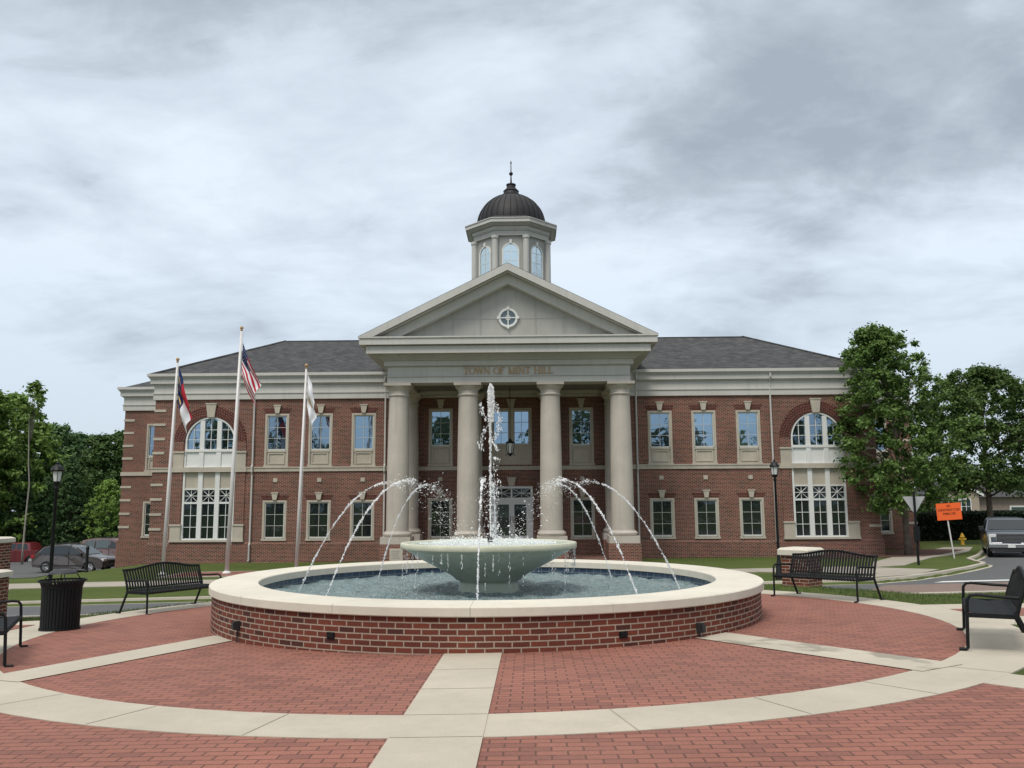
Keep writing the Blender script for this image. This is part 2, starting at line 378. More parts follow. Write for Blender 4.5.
def dup(o, parent=None, loc=None, rz=None, label=None):
    c = o.copy(); COL.objects.link(c)
    if parent: c.parent = parent
    if loc is not None: c.location = loc
    if rz is not None: c.rotation_euler = (0, 0, rz)
    if label: c['label'] = label
    for k in kids(o): dup(k, c)
    return c
def grid_mesh(name, xs, ys, zf, mat, mask=None, **props):
    X, Y = np.meshgrid(xs, ys); Z = zf(X, Y); nx, ny = len(xs), len(ys)
    v = np.stack([X.ravel(), Y.ravel(), Z.ravel()], 1)
    i = np.arange(nx-1)[None, :]+nx*np.arange(ny-1)[:, None]
    q = np.stack([i, i+1, i+1+nx, i+nx], -1).reshape(-1, 4)
    if mask is not None:
        cx = v[q][:, :, 0].mean(1); cy = v[q][:, :, 1].mean(1); q = q[mask(cx, cy)]
    me = bpy.data.meshes.new(name); me.from_pydata(v.tolist(), [], q.tolist()); me.materials.append(mat)
    me.polygons.foreach_set('use_smooth', [True]*len(q))
    o = bpy.data.objects.new(name, me); COL.objects.link(o)
    for k, val in props.items(): o[k] = val
    return o
def clip_poly(poly, a, b, c):
    """keep a*x+b*y<=c"""
    o = []
    for i in range(len(poly)):
        p, q = poly[i], poly[(i+1) % len(poly)]; dp = a*p[0]+b*p[1]-c; dq = a*q[0]+b*q[1]-c
        if dp <= 0: o.append(p)
        if (dp < 0 < dq) or (dq < 0 < dp): t = dp/(dp-dq); o.append((p[0]+t*(q[0]-p[0]), p[1]+t*(q[1]-p[1])))
    return o
def drape(name, polys, mat, lift=.01, cell=.5, zf=Gv, skirt=0, **props):
    """convex polygons laid over the terrain in small cells"""
    mb = MB()
    for poly in polys:
        x0 = math.floor(min(p[0] for p in poly)/cell); x1 = math.ceil(max(p[0] for p in poly)/cell)
        y0 = math.floor(min(p[1] for p in poly)/cell); y1 = math.ceil(max(p[1] for p in poly)/cell)
        if sum(poly[i][0]*poly[(i+1) % len(poly)][1]-poly[(i+1) % len(poly)][0]*poly[i][1] for i in range(len(poly))) < 0: poly = poly[::-1]
        for i in range(x0, x1):
            s1 = clip_poly(clip_poly(poly, -1, 0, -i*cell), 1, 0, (i+1)*cell)
            if len(s1) < 3: continue
            for j in range(y0, y1):
                s2 = clip_poly(clip_poly(s1, 0, -1, -j*cell), 0, 1, (j+1)*cell)
                s2 = [p for k, p in enumerate(s2) if math.hypot(p[0]-s2[k-1][0], p[1]-s2[k-1][1]) > 1e-5]
                if len(s2) < 3: continue
                mb.face([(p[0], p[1], float(zf(p[0], p[1]))+lift) for p in s2])
        if skirt:
            for k in range(len(poly)):
                a, b = poly[k], poly[(k+1) % len(poly)]; n = max(1, int(math.hypot(b[0]-a[0], b[1]-a[1])/cell))
                for m in range(n):
                    p = [a[0]+(b[0]-a[0])*m/n, a[1]+(b[1]-a[1])*m/n]; q = [a[0]+(b[0]-a[0])*(m+1)/n, a[1]+(b[1]-a[1])*(m+1)/n]
                    zp = float(zf(*p))+lift; zq = float(zf(*q))+lift
                    mb.face([(*p, zp-skirt), (*q, zq-skirt), (*q, zq), (*p, zp)])
    return obj(name, mb, mat, **props)
ST = dict(kind='structure')

# ------------------------------------------------------------------ the ground
RC = (.06, -.96)                                         # centre of the plaza ring
# fine lawn grid near, coarse far
xs = np.concatenate([np.linspace(-420, -60, 25)[:-1], np.arange(-60, -24, 1.5), np.arange(-24, 34, .2), np.arange(34, 60, 1.5), np.linspace(60, 420, 25)])
ys = np.concatenate([np.linspace(-200, -30, 14)[:-1], np.arange(-30, -8, 1.0), np.arange(-8, 14.2, .2), np.arange(14.2, 40, .25), np.arange(40, 64, 1.5), np.linspace(64, 800, 30)])
def gz(x, y):
    z = Gd(x, y)
    r = np.hypot(x-RC[0], y-RC[1])
    # nothing pokes through the paved plaza
    return z - .05*(1-sm((r-6.5)/.4)) - .012
grid_mesh('ground', xs, ys, gz, M['lawn'], **ST)

# paved plaza: brick sectors, concrete ring and spokes
def annulus(r0, r1, a0, a1, n, c=RC):
    out = []
    for i in range(n):
        t0 = a0+(a1-a0)*i/n; t1 = a0+(a1-a0)*(i+1)/n
        out.append([(c[0]+r0*math.cos(t0), c[1]+r0*math.sin(t0)), (c[0]+r1*math.cos(t0), c[1]+r1*math.sin(t0)),
                    (c[0]+r1*math.cos(t1), c[1]+r1*math.sin(t1)), (c[0]+r0*math.cos(t1), c[1]+r0*math.sin(t1))])
    return out
D2R = math.radians
drape('brick_paving', [annulus(0, 6.3, 2*PI*i/72, 2*PI*(i+1)/72, 1)[0] for i in range(72)] , M['paver'], lift=.0, cell=1.0, **ST)
RIN, ROUT = 6.25, 6.95
drape('concrete_ring', annulus(RIN, ROUT, 0, 2*PI, 96), M['concrete'], lift=.004, cell=1.0, skirt=.1, **ST)
def strip(p, ang, r0, r1, hw, o=0):
    d = (math.cos(ang), math.sin(ang)); n = (-d[1], d[0])
    return [(p[0]+d[0]*r+n[0]*h, p[1]+d[1]*r+n[1]*h) for r, h in ((r0, -hw), (r1, -hw), (r1, hw), (r0, hw))]
drape('concrete_spoke', [strip((.03, 0), D2R(270), 4.1, 7.212, .32), strip((.03, 0), D2R(270), 7.222, 7.905, .32), strip((.03, 0), D2R(270), 7.915, 12, .32)], M['concrete'], lift=.009, cell=1, **ST)
drape('concrete_spoke', [strip((-3.34, -2.43), math.atan2(-2.41, -.97), -.12, 3.2, .30)], M['concrete'], lift=.0085, cell=1, **ST)
drape('concrete_spoke', [strip((2.86, -2.93), math.atan2(-.84, .54), -.15, 3.1, .32)], M['wet'], lift=.0085, cell=1, **ST)
drape('concrete_spoke', [strip((0, 0), D2R(308.0), 7.4, 16, .30), strip((0, 0), D2R(232), 7.4, 16, .3)], M['concrete'], lift=.003, cell=1, skirt=.1, **ST)
# outer brick field towards the camera
fan = []
for i in range(40):
    a0 = D2R(232)+D2R(76)*i/40; a1 = D2R(232)+D2R(76)*(i+1)/40
    fan.append([(7.2*math.cos(a0), 7.2*math.sin(a0)), (18*math.cos(a0), 18*math.sin(a0)), (18*math.cos(a1), 18*math.sin(a1)), (7.2*math.cos(a1), 7.2*math.sin(a1))])
drape('outer_brick_paving', fan, M['paver'], lift=-.002, cell=1.0, **ST)
# east and west walks off the ring
for s, nm in ((1, 'east'), (-1, 'west')):
    xa, xb = (6.7, 24) if s > 0 else (-24, -6.7)
    drape('walkway', [[(xa, -2.35), (xb, -2.35), (xb, .3), (xa, .3)]], M['concrete'], lift=-.001, cell=.5, skirt=.1, **ST)
    drape('walkway_brick', [[(xa+.3*(s > 0), -1.45), (xb-.3*(s < 0), -1.45), (xb-.3*(s < 0), -.45), (xa+.3*(s > 0), -.45)]], M['paver'], lift=.005, cell=.5, **ST)
# joints cut across the ring
jm = plain('joint', (.29, .26, .21), .95)
mb = MB()
for a in list(np.arange(D2R(190), D2R(352), D2R(11.4)))+[D2R(10), D2R(150)]:
    q = strip(RC, a, RIN+.01, ROUT-.01, .005); mb.face([(p[0], p[1], G(*p)+.0065) for p in q])
for y in (-5.2, -6.2, -9.0, -10.1):
    mb.face([(p[0], p[1], G(*p)+.0115) for p in ((-.29, y-.005), (.35, y-.005), (.35, y+.005), (-.29, y+.005))])
obj('pavement_joints', mb, jm, **ST)

# roads, kerbs and walks
zr = lambda x, y: Gv(x, y)-DROP
def roadpolys():
    P = [[(-70, 7.95), (70, 7.95), (70, 13.55), (-70, 13.55)]]
    k = SIDE[1:13]
    for a, b in zip(k, k[1:]):
        P.append([(a[0]-.02, a[1]), (90, a[1]), (90, b[1]), (b[0]-.02, b[1])])
    return P
grid_mesh('road', np.concatenate([np.arange(-70, -24, 1.), np.arange(-24, 90, .5)]), np.concatenate([np.arange(7.8, 8.2, .1), np.arange(8.2, 62, .4)]), lambda x, y: Gv(x, y)-DROP-.30*sm(-road_sd(x, y)/.25)+.004, M['asphalt'], **ST)
grid_mesh('parking_lot', np.arange(-70, -23, 1.), np.arange(29, 60, 1.), lambda x, y: Gv(x, y)+.012, M['asphalt'], **ST)
def sweep(name, path, prof, mat, **props):
    """profile (offset to the left of travel, dz) swept on the terrain"""
    mb = MB(); P = []
    for i in range(len(path)-1):
        a, b = path[i], path[i+1]; n = max(1, int(math.hypot(b[0]-a[0], b[1]-a[1])/1.0))
        P += [(a[0]+(b[0]-a[0])*k/n, a[1]+(b[1]-a[1])*k/n) for k in range(n)]
    P.append(path[-1]); rows = []
    for i, p in enumerate(P):
        a, b = P[max(i-1, 0)], P[min(i+1, len(P)-1)]; L = math.hypot(b[0]-a[0], b[1]-a[1]); nx, ny = -(b[1]-a[1])/L, (b[0]-a[0])/L
        rows.append([(p[0]+nx*o, p[1]+ny*o, G(*p)+dz) for o, dz in prof])
    for r0, r1 in zip(rows, rows[1:]):
        for k in range(len(prof)-1): mb.face([r0[k], r1[k], r1[k+1], r0[k+1]])
    return obj(name, mb, mat, **props)
KP = [(.10, -.2), (.10, .015), (.02, .02), (-.08, .015), (-.11, -DROP+.02), (-.45, -DROP+.008), (-.45, -.3)]
sweep('kerb', [(-70, 13.5), (11.2, 13.5)]+SIDE[2:13], KP, M['kerb'], **ST)
sweep('kerb', [(70, 8.0), (-70, 8.0)], [(.14, -.2), (.14, .02), (-.08, .02), (-.10, -DROP+.02), (-.50, -DROP+.008), (-.50, -.3)], M['kerb'], **ST)
drape('brick_crosswalk', [[(9.2, 9.3), (34, 9.3), (34, 12.0), (11.2, 12.5)]], plain('crosswalk_paver', (.175, .125, .10), .9, var=.15, scale=5, bs=.3), lift=.012, cell=.5, zf=zr, **ST)
drape('stop_line', [[(12.9, 13.05), (28, 13.05), (28, 13.5), (13.4, 13.5)]], M['white'], lift=.012, cell=.5, zf=zr, **ST)
drape('sidewalk', [[(-40, 18.3), (9.0, 18.3), (9.0, 20.4), (-40, 20.4)]], M['sidewalk'], lift=.012, cell=1, skirt=.1, **ST)
drape('sidewalk', [[(-20.5, 13.6), (-17.6, 13.6), (-18.6, 18.28), (-22.5, 18.28)]], M['sidewalk'], lift=.010, cell=1, skirt=.1, **ST)
drape('sidewalk', [[(9.02, 18.3), (12.4, 15.8), (15.1, 17.4), (12.9, 20.4), (9.02, 20.4)], [(13.5, 19.6), (15.2, 20.5), (19.3, 27.2), (24.2, 33.6), (26.6, 38), (24.9, 38), (18.7, 29.6), (15, 23.2)],
     [(10.2, 13.65), (13.2, 14.95), (15.1, 17.4), (12.4, 15.8)]], M['sidewalk'], lift=.014, cell=.5, skirt=.1, **ST)
drape('flagpole_pad', [[(-14.6, 22.3), (-7.6, 22.3), (-7.6, 24.6), (-14.6, 24.6)]], M['paver'], lift=.016, cell=1, skirt=.1, **ST)
drape('flagpole_pad_edge', [[(-14.9, 22.0), (-7.3, 22.0), (-7.3, 24.9), (-14.9, 24.9)]], M['sidewalk'], lift=.010, cell=1, skirt=.1, **ST)
drape('mulch_bed', [[(14.8, 27.6), (19.6, 28.6), (24.6, 35), (23.2, 36), (14.8, 31)]], M['mulch'], lift=.03, cell=.5, skirt=.1, **ST)

# ------------------------------------------------------------------ town hall
BX = -.34
town = thing('town_hall', (BX, 31, -1.2), 'two storey red brick town hall with white columned portico and domed cupola', 'building')
OFF = (0, 31, -1.2)
def bobj(name, mb, mat, parent=None, **k): return obj(name, mb, mat, parent or town, off=OFF if (parent is None or parent.type == 'MESH' or parent is town) else (0, 0, 0), **k)
ZB, ZT = -2.2, 7.22
def wall_panel(mb, x0, x1, z0, z1, y, holes, rev=.16):
    """front skin at y with rectangular openings and reveals; holes=(x0,x1,z0,z1)"""
    X = sorted({x0, x1, *[h[0] for h in holes], *[h[1] for h in holes]}); Z = sorted({z0, z1, *[h[2] for h in holes], *[h[3] for h in holes]})
    X = [a for a in X if x0-1e-6 <= a <= x1+1e-6]; Z = [a for a in Z if z0-1e-6 <= a <= z1+1e-6]
    for a, b in zip(X, X[1:]):
        for c, d in zip(Z, Z[1:]):
            mx_, mz = (a+b)/2, (c+d)/2
            if any(h[0] < mx_ < h[1] and h[2] < mz < h[3] for h in holes): continue
            mb.face([(a, y, c), (b, y, c), (b, y, d), (a, y, d)])
    for h in holes:
        a, b, c, d = h
        mb.face([(a, y, c), (a, y, d), (a, y+rev, d), (a, y+rev, c)]); mb.face([(b, y, c), (b, y+rev, c), (b, y+rev, d), (b, y, d)])
        mb.face([(a, y, d), (b, y, d), (b, y+rev, d), (a, y+rev, d)]); mb.face([(a, y, c), (a, y+rev, c), (b, y+rev, c), (b, y, c)])
WX = (-12.36, -10.05, -7.77, 7.77, 10.05, 12.36); HW = .63
holes = []
for x in WX: holes += [(x-HW, x+HW, 3.62, 6.42), (x-HW, x+HW, -.18, 1.88)]
for x in (-3.71, 3.67): holes += [(x-HW, x+HW, 3.62, 6.62), (x-HW, x+HW, -.16, 1.95)]
holes += [(-1.07, 1.07, 3.66, 6.62), (-1.1, 1.1, -.22, 2.53)]
AX, AR, ASP = 15.87, 1.33, 4.95
for s in (-1, 1): holes += [(s*AX-1.37, s*AX+1.37, -.18, 3.35), (s*AX-AR, s*AX+AR, 3.58, ASP+AR)]
mb = MB(); wall_panel(mb, -18.9, 18.9, ZB, ZT, 31, holes)
for s in (-1, 1):       # spandrels above the round arches
    for i in range(24):
        t0, t1 = PI*i/24, PI*(i+1)/24
        xa, xb = s*AX+AR*math.cos(t0), s*AX+AR*math.cos(t1); za, zb = ASP+AR*math.sin(t0), ASP+AR*math.sin(t1)
        mb.face([(xb, 31, zb), (xa, 31, za), (xa, 31, ASP+AR), (xb, 31, ASP+AR)])
        mb.face([(xb, 31, zb), (xb, 31.16, zb), (xa, 31.16, za), (xa, 31, za)])
for s in (-1, 1):       # returns to the recessed wings
    x = s*18.9; q = [(x, 31, ZB), (x, 42, ZB), (x, 42, ZT), (x, 31, ZT)]; mb.face(q if s > 0 else q[::-1])
bobj('brick_wall', mb, M['brick'], merge=False)
mb = MB(); mb.box(-18.5, 18.5, 31.4, 31.5, ZB, ZT); bobj('dark_backing', mb, M['plastic'], merge=False)  # added dark sheet that keeps sky from showing through the openings
for s in (-1, 1):
    a, b = sorted((s*5.8, s*18.98)); mb = MB(); mb.box(a, b, 30.93, 31.0, ZB, -.34); mb.box(*sorted((s*18.9, s*18.98)), 31.0, 35.9, ZB, -.34)
    mb.prism([(30.93, -.34), (31.0, -.27), (31.0, -.34)], a, b, 'x'); bobj('brick_plinth', mb, M['brick'], merge=False)
# recessed wings
for s in (-1, 1):
    mb = MB(); x0, x1 = (-22.9, -18.85) if s < 0 else (18.85, 22.9); cx_ = s*20.92
    hs = [(cx_-HW, cx_+HW, 3.62, 6.42), (cx_-HW, cx_+HW, -.18, 1.88)]
    wall_panel(mb, x0, x1, ZB, ZT+.03, 36, hs)
    x = s*22.9; q = [(x, 36, ZB), (x, 47, ZB), (x, 47, ZT), (x, 36, ZT)]; mb.face(q if s > 0 else q[::-1])
    mb.box(*sorted((s*18.9, s*22.98)), 35.93, 36, ZB, -.34); mb.box(*sorted((s*22.9, s*22.98)), 36, 47, ZB, -.34)
    bobj('recessed_wing', mb, M['brick'], merge=False)
# stone bands
mb = MB()
for a, b in ((-18.93, -AX-1.95), (-AX+1.95, -5.9), (AX+1.95, 18.93), (5.9, AX-1.95)):
    mb.box(a, b, 30.94, 31.02, 3.38, 3.60); mb.box(a, b, 30.91, 31.02, 3.56, 3.62)
mb.box(-5.9, 5.9, 30.94, 31.02, 3.38, 3.58)
for s in (-1, 1):
    mb.box(*sorted((s*18.9, s*22.96)), 35.94, 36.02, 3.38, 3.6); mb.box(*sorted((s*22.9, s*22.96)), 36, 47, 3.38, 3.6); mb.box(*sorted((s*18.9, s*18.96)), 31.03, 35.9, 3.38, 3.6)
bobj('band_course', mb, M['stone'], merge=False)
QZ = (.36, 1.12, 1.9, 2.66, 4.32, 5.06, 5.82, 6.56)
q0 = MB(); q0.box(-.03, .58, -.035, .02, 0, .13); q0.box(-.035, 0, .02, .58, 0, .13)
for s in (-1, 1):
    for (X, Y) in ((18.9, 31), (22.9, 36)):
        for z in QZ:
            o = MB(); w = .60
            o.box(*sorted((s*(X+.035), s*(X-w))), Y-.035, Y+.02, z, z+.13); o.box(*sorted((s*(X+.035), s*X)), Y+.021, Y+.6, z, z+.13)
            bobj('quoin', o, M['stone'], merge=False)
# windows --------------------------------------------------------------
def keystone(x, z0, z1, wb, wt, y=31):
    mb = MB(); mb.prism([(x-wb/2, z0), (x+wb/2, z0), (x+wt/2, z1), (x-wt/2, z1)], y-.09, y+.02, 'y')
    mb.box(x-wt/2-.02, x+wt/2+.02, y-.11, y+.0, z1-.06, z1+.003); bobj('keystone', mb, M['stone'], merge=False)
def jack(x, z0, z1, w):     # flat arch of upright bricks over a window
    mb = MB(); mb.prism([(x-w/2, z0), (x+w/2, z0), (x+w/2+.14, z1), (x-w/2-.14, z1)], 30.995, 31.01, 'y'); return mb
def make_window(hw, z0, z1, gz0, gz1, cols=2, rows=3, panel=None, glassm='glass', rows_skip=False, fr=.11):
    """local origin: centre x, wall face y=0, absolute z. stone surround > sash, pane, panel"""
    f = MB(); f.box(-hw, -hw+fr, -.02, .14, z0, z1); f.box(hw-fr, hw, -.02, .14, z0, z1)
    f.box(-hw+fr, hw-fr, -.02, .14, z1-fr*.9, z1); f.box(-hw-.03, hw+.03, -.05, .14, z0-.06, z0+.04)
    if panel: f.box(-hw+fr, hw-fr, .02, .14, panel[1], gz0-.09)
    w = obj('window', f, M['stone'], town, merge=False)
    gw = hw-fr; s = MB(); t = .055
    s.box(-gw, -gw+t, .03, .10, gz0-t, gz1+t); s.box(gw-t, gw, .03, .10, gz0-t, gz1+t); s.box(-gw+t, gw-t, .03, .10, gz1, gz1+t); s.box(-gw+t, gw-t, .02, .10, gz0-t-.03, gz0)
    for i in range(1, cols): x = -gw+t+(2*gw-2*t)*i/cols; s.box(x-.010, x+.010, .06, .09, gz0, gz1)
    for i in range(1, rows): z = gz0+(gz1-gz0)*i/rows; s.box(-gw+t, gw-t, .062, .088, z-.010, z+.010)
    obj('sash', s, M['sash'], w, merge=False)
    g = MB(); g.box(-gw+t/2, gw-t/2, .092, .105, gz0-t/2, gz1+t/2); obj('pane', g, M[glassm], w, merge=False)
    if panel:
        p = MB(); a, b = panel
        p.box(-gw, gw, .04, .13, a+.02, b-.0); p.box(-gw+.08, gw-.08, .0, .05, b-.16, b-.10); p.box(-gw+.08, gw-.08, .0, .05, a+.12, a+.18)
        p.box(-gw+.08, -gw+.14, .0, .05, a+.18, b-.16); p.box(gw-.14, gw-.08, .0, .05, a+.18, b-.16)
        p.box(-gw, gw, -.01, .06, b-.06, b+.0)
        obj('sill_panel', p, M['stone'], w, merge=False)
    return w
def wplace(w, x, y, first): o = w if first else dup(w, town); o.location = (x, y-31, 1.2); return o
uw = make_window(HW, 3.66, 6.42, 4.56, 6.26, panel=(3.64, 4.46)); lw = make_window(HW, -.14, 1.88, -.0, 1.72, glassm='glass_low')
uws = [wplace(uw, x, 31, i == 0) for i, x in enumerate(WX)]; lws = [wplace(lw, x, 31, i == 0) for i, x in enumerate(WX)]
for s in (-1, 1): wplace(uw, s*20.92, 36, False); wplace(lw, s*20.92, 36, False)
pu = make_window(HW, 3.66, 6.62, 4.72, 6.46, panel=(3.64, 4.62)); pl = make_window(HW, -.14, 1.95, .0, 1.80, glassm='glass_low')
for i, x in enumerate((-3.71, 3.67)): wplace(pu, x, 31, i == 0); wplace(pl, x, 31, i == 0)
for x in WX: keystone(x, 6.44, 6.89, .20, .38); keystone(x, 1.9, 2.30, .19, .36)
for x in (-3.71, 3.67): keystone(x, 6.64, 7.1, .2, .38); keystone(x, 1.97, 2.38, .19, .36)
keystone(0, 2.55, 3.0, .28, .46); keystone(0, 6.64, 7.1, .26, .44)
for x in WX:
    bobj('flat_brick_arch', jack(x, 6.43, 6.70, 1.26), M['soldier'], merge=False); bobj('flat_brick_arch', jack(x, 1.89, 2.14, 1.26), M['soldier'], merge=False)
for x in list(WX)+[-3.71, 3.67]:
    mb = MB(); mb.box(x-.11, x+.11, 30.96, 31.01, 2.83, 3.03); bobj('accent_block', mb, M['stone'], merge=False)
# central upper window and door
f = MB(); hw = 1.07
for a, b, c, d in ((-hw, -hw+.12, 3.66, 6.62), (hw-.12, hw, 3.66, 6.62), (-hw+.12, hw-.12, 6.5, 6.62), (-.12, .12, 4.62, 6.5)): f.box(a, b, 30.97, 31.12, c, d)
f.box(-hw+.12, hw-.12, 31.0, 31.13, 3.66, 4.62); f.box(-hw, hw, 30.95, 31.1, 4.62, 4.70); f.box(-.8, .8, 30.98, 31.0, 3.85, 4.4)
cwin = bobj('window', f, M['stone'], merge=False)
s = MB(); g = MB()
for c in (-.535, .535):
    s.box(c-.41, c-.36, 31.03, 31.1, 4.70, 6.5); s.box(c+.36, c+.41, 31.03, 31.1, 4.70, 6.5); s.box(c-.36, c+.36, 31.03, 31.1, 6.44, 6.5); s.box(c-.36, c+.36, 31.03, 31.1, 4.70, 4.77)
    s.box(c-.012, c+.012, 31.06, 31.09, 4.77, 6.44)
    for z in (5.33, 5.88): s.box(c-.36, c+.36, 31.062, 31.088, z-.012, z+.012)
    g.box(c-.38, c+.38, 31.092, 31.105, 4.72, 6.48)
obj('sash', s, M['sash'], cwin, off=OFF, merge=False); obj('pane', g, M['glass'], cwin, off=OFF, merge=False)
f = MB(); f.box(-1.1, -.98, 30.96, 31.12, -.3, 2.53); f.box(.98, 1.1, 30.96, 31.12, -.3, 2.53); f.box(-.98, .98, 30.96, 31.12, 2.42, 2.53)
f.box(-.98, .98, 31.0, 31.12, 1.78, 1.95); f.box(-.98, -.9, 31.02, 31.12, -.3, 1.78); f.box(.9, .98, 31.02, 31.12, -.3, 1.78); f.box(-.04, .04, 31.0, 31.12, 1.95, 2.42)
dfr = bobj('door_frame', f, M['white'], merge=False)
f = MB(); f.box(-.98, .98, 31.08, 31.1, 1.95, 2.42); obj('transom_pane', f, M['glass_low'], dfr, off=OFF, merge=False)
f = MB()
for c in (-.51, .51):
    for sg in (-1, 1): f.tube([(c-.44, 31.06, 2.185-sg*.22), (c+.44, 31.06, 2.185+sg*.22)], .017, 4)
    f.box(c-.012, c+.012, 31.05, 31.07, 1.95, 2.42); f.box(c-.45, c+.45, 31.052, 31.068, 2.173, 2.197); f.lathe([(0, 0), (.05, 0), (.05, .02), (0, .02)], 10, (c, 31.05, 2.18))
obj('transom_lattice', f, M['white'], dfr, off=OFF, merge=False)
for c in (-.45, .45):
    f = MB(); f.box(c-.45, c-.31, 31.02, 31.1, -.3, 1.78); f.box(c+.31, c+.45, 31.02, 31.1, -.3, 1.78); f.box(c-.31, c+.31, 31.02, 31.1, 1.60, 1.78); f.box(c-.31, c+.31, 31.02, 31.1, -.3, -.0)
    d = bobj('door', f, M['white'], merge=False)
    f = MB(); f.box(c-.31, c+.31, 31.06, 31.08, .0, 1.60); obj('door_pane', f, M['glass_low'], d, off=OFF, merge=False)
    f = MB(); sx = .38*(-1 if c > 0 else 1); f.tube([(c+sx, 30.97, .65), (c+sx, 30.97, 1.0)], .015, 6); obj('door_handle', f, M['black'], d, off=OFF, merge=False)
# arched pavilions -----------------------------------------------------
for s in (-1, 1):
    X = s*AX; f = MB(); y0, y1 = 31.0, 31.13
    XM = [(-AR, -AR+.09), (-.57, -.33), (.33, .57), (AR-.09, AR)]     # mullions
    for a, b in XM[1:3]:
        zt_ = ASP+math.sqrt(max(0, (AR-.05)**2-max(abs(a), abs(b))**2)); f.box(X+a, X+b, y0, y1, 4.58, zt_)
    for a, b in (XM[0], XM[3]): f.box(X+a, X+b, y0, y1, 4.58, ASP)
    f.box(X-AR, X+AR, y0-.03, y1, 4.44, 4.58)
    for i in range(28):
        t0, t1 = PI*i/28, PI*(i+1)/28; R0, R1 = AR-.085, AR+.0
        q = [(X+R*math.cos(t), ASP+R*math.sin(t)) for R, t in ((R0, t0), (R1, t0), (R1, t1), (R0, t1))]
        f.prism(q, y0-.01, y1, 'y')
    w = bobj('arched_window', f, M['white'], merge=False)
    # white panels between the storeys
    f = MB()
    for a, b in XM: f.box(X+a*1.02, X+b*1.02, y0-.01, y1, 3.60, 4.44)
    f.box(X-AR, X+AR, y0+.05, y1, 3.60, 4.44); f.box(X-AR, X+AR, y0+.0, y1-.02, 3.60, 3.67)
    obj('spandrel_panel', f, M['white'], w, off=OFF, merge=False)
    g = MB(); g.box(X-AR+.02, X+AR-.02, 31.10, 31.11, 4.58, ASP)
    for i in range(28):
        t0, t1 = PI*i/28, PI*(i+1)/28; r_ = AR-.03
        g.face([(X+r_*math.cos(t1), 31.10, ASP), (X+r_*math.cos(t0), 31.10, ASP), (X+r_*math.cos(t0), 31.10, ASP+r_*math.sin(t0)), (X+r_*math.cos(t1), 31.10, ASP+r_*math.sin(t1))] if i not in (0, 27) else
               ([(X+r_*math.cos(t1), 31.10, ASP), (X+r_*math.cos(t0), 31.10, ASP), (X+r_*math.cos(t1), 31.10, ASP+r_*math.sin(t1))] if i == 0 else [(X+r_*math.cos(t1), 31.10, ASP), (X+r_*math.cos(t0), 31.10, ASP), (X+r_*math.cos(t0), 31.10, ASP+r_*math.sin(t0))]))
    obj('pane', g, M['glass'], w, off=OFF, merge=False)
    m = MB()
    for c in (-.90, 0, .90):
        zt_ = ASP+math.sqrt(AR**2-c*c)-.06; m.box(X+c-.014, X+c+.014, 31.05, 31.09, 4.58, zt_)
    for z in (5.08, 5.60):
        hwz = math.sqrt(AR**2-(z-ASP)**2)-.05; m.box(X-hwz, X+hwz, 31.052, 31.088, z-.014, z+.014)
    obj('muntins', m, M['white'], w, off=OFF, merge=False)
    # ground floor triple window
    f = MB(); LW = 1.37; XL = [(-LW, -LW+.10), (-.57, -.33), (.33, .57), (LW-.10, LW)]
    for a, b in XL: f.box(X+a, X+b, y0-.01, y1, -.08, 3.36)
    f.box(X-LW, X+LW, y0, y1, -.14, -.06); f.box(X-LW, X+LW, y0+.01, y1, 1.72, 1.82); f.box(X-LW, X+LW, y0+.01, y1, 2.45, 2.52)
    w = bobj('triple_window', f, M['white'], merge=False)
    p = MB(); p.box(X-LW, X+LW, 31.06, 31.12, 2.50, 3.36); obj('spandrel_panel', p, M['stone'], w, off=OFF, merge=False)
    g = MB(); g.box(X-LW+.02, X+LW-.02, 31.10, 31.115, -.08, 2.5); obj('pane', g, M['glass_low'], w, off=OFF, merge=False)
    m = MB()
    for c in (-.92, 0, .92):
        m.box(X+c-.014, X+c+.014, 31.05, 31.09, -.08, 2.45)
        for z in (.52, 1.12): m.box(X+c-.35, X+c+.35, 31.052, 31.088, z-.014, z+.014)
        for sg in (-1, 1): m.tube([(X+c-.33, 31.06, 2.135-sg*.31), (X+c+.33, 31.06, 2.135+sg*.31)], .017, 4)
        m.box(X+c-.35, X+c+.35, 31.052, 31.088, 2.12, 2.15); m.lathe([(0, -.02), (.07, -.02), (.07, .02), (0, .02)], 12, (X+c, 31.05, 2.135))
    obj('muntins', m, M['white'], w, off=OFF, merge=False)
    # stone piers, sill, brick ring and keystone
    for e in (-1, 1):
        a, b = sorted((X+e*1.37, X+e*1.92)); mb = MB(); mb.box(a, b, 30.93, 31.03, 3.62, 4.38); mb.box(a-.04, b+.04, 30.88, 31.03, 4.38, 4.47); bobj('stone_pier', mb, M['stone'], merge=False)
        mb = MB(); mb.box(a, b, 30.90, 31.03, -.16, .58); mb.box(a-.03, b+.03, 30.86, 31.03, .58, .67); bobj('stone_pier', mb, M['stone'], merge=False)
    mb = MB(); mb.box(X-1.98, X+1.98, 30.89, 31.03, 3.37, 3.62); bobj('stone_band', mb, M['stone'], merge=False)
    mb = MB(); mb.box(X-1.95, X+1.95, 30.86, 31.03, -.24, -.14); bobj('stone_sill', mb, M['stone'], merge=False)
    for e in (-1, 1):
        a, b = sorted((X+e*1.40, X+e*1.92)); mb = MB(); mb.box(a, b, 30.95, 31.0, .67, 3.37); bobj('brick_pilaster', mb, M['brick'], merge=False)
        mb = MB(); mb.box(a, b, 30.95, 31.0, 4.47, ASP); bobj('brick_pilaster', mb, M['brick'], merge=False)
    mb = MB()
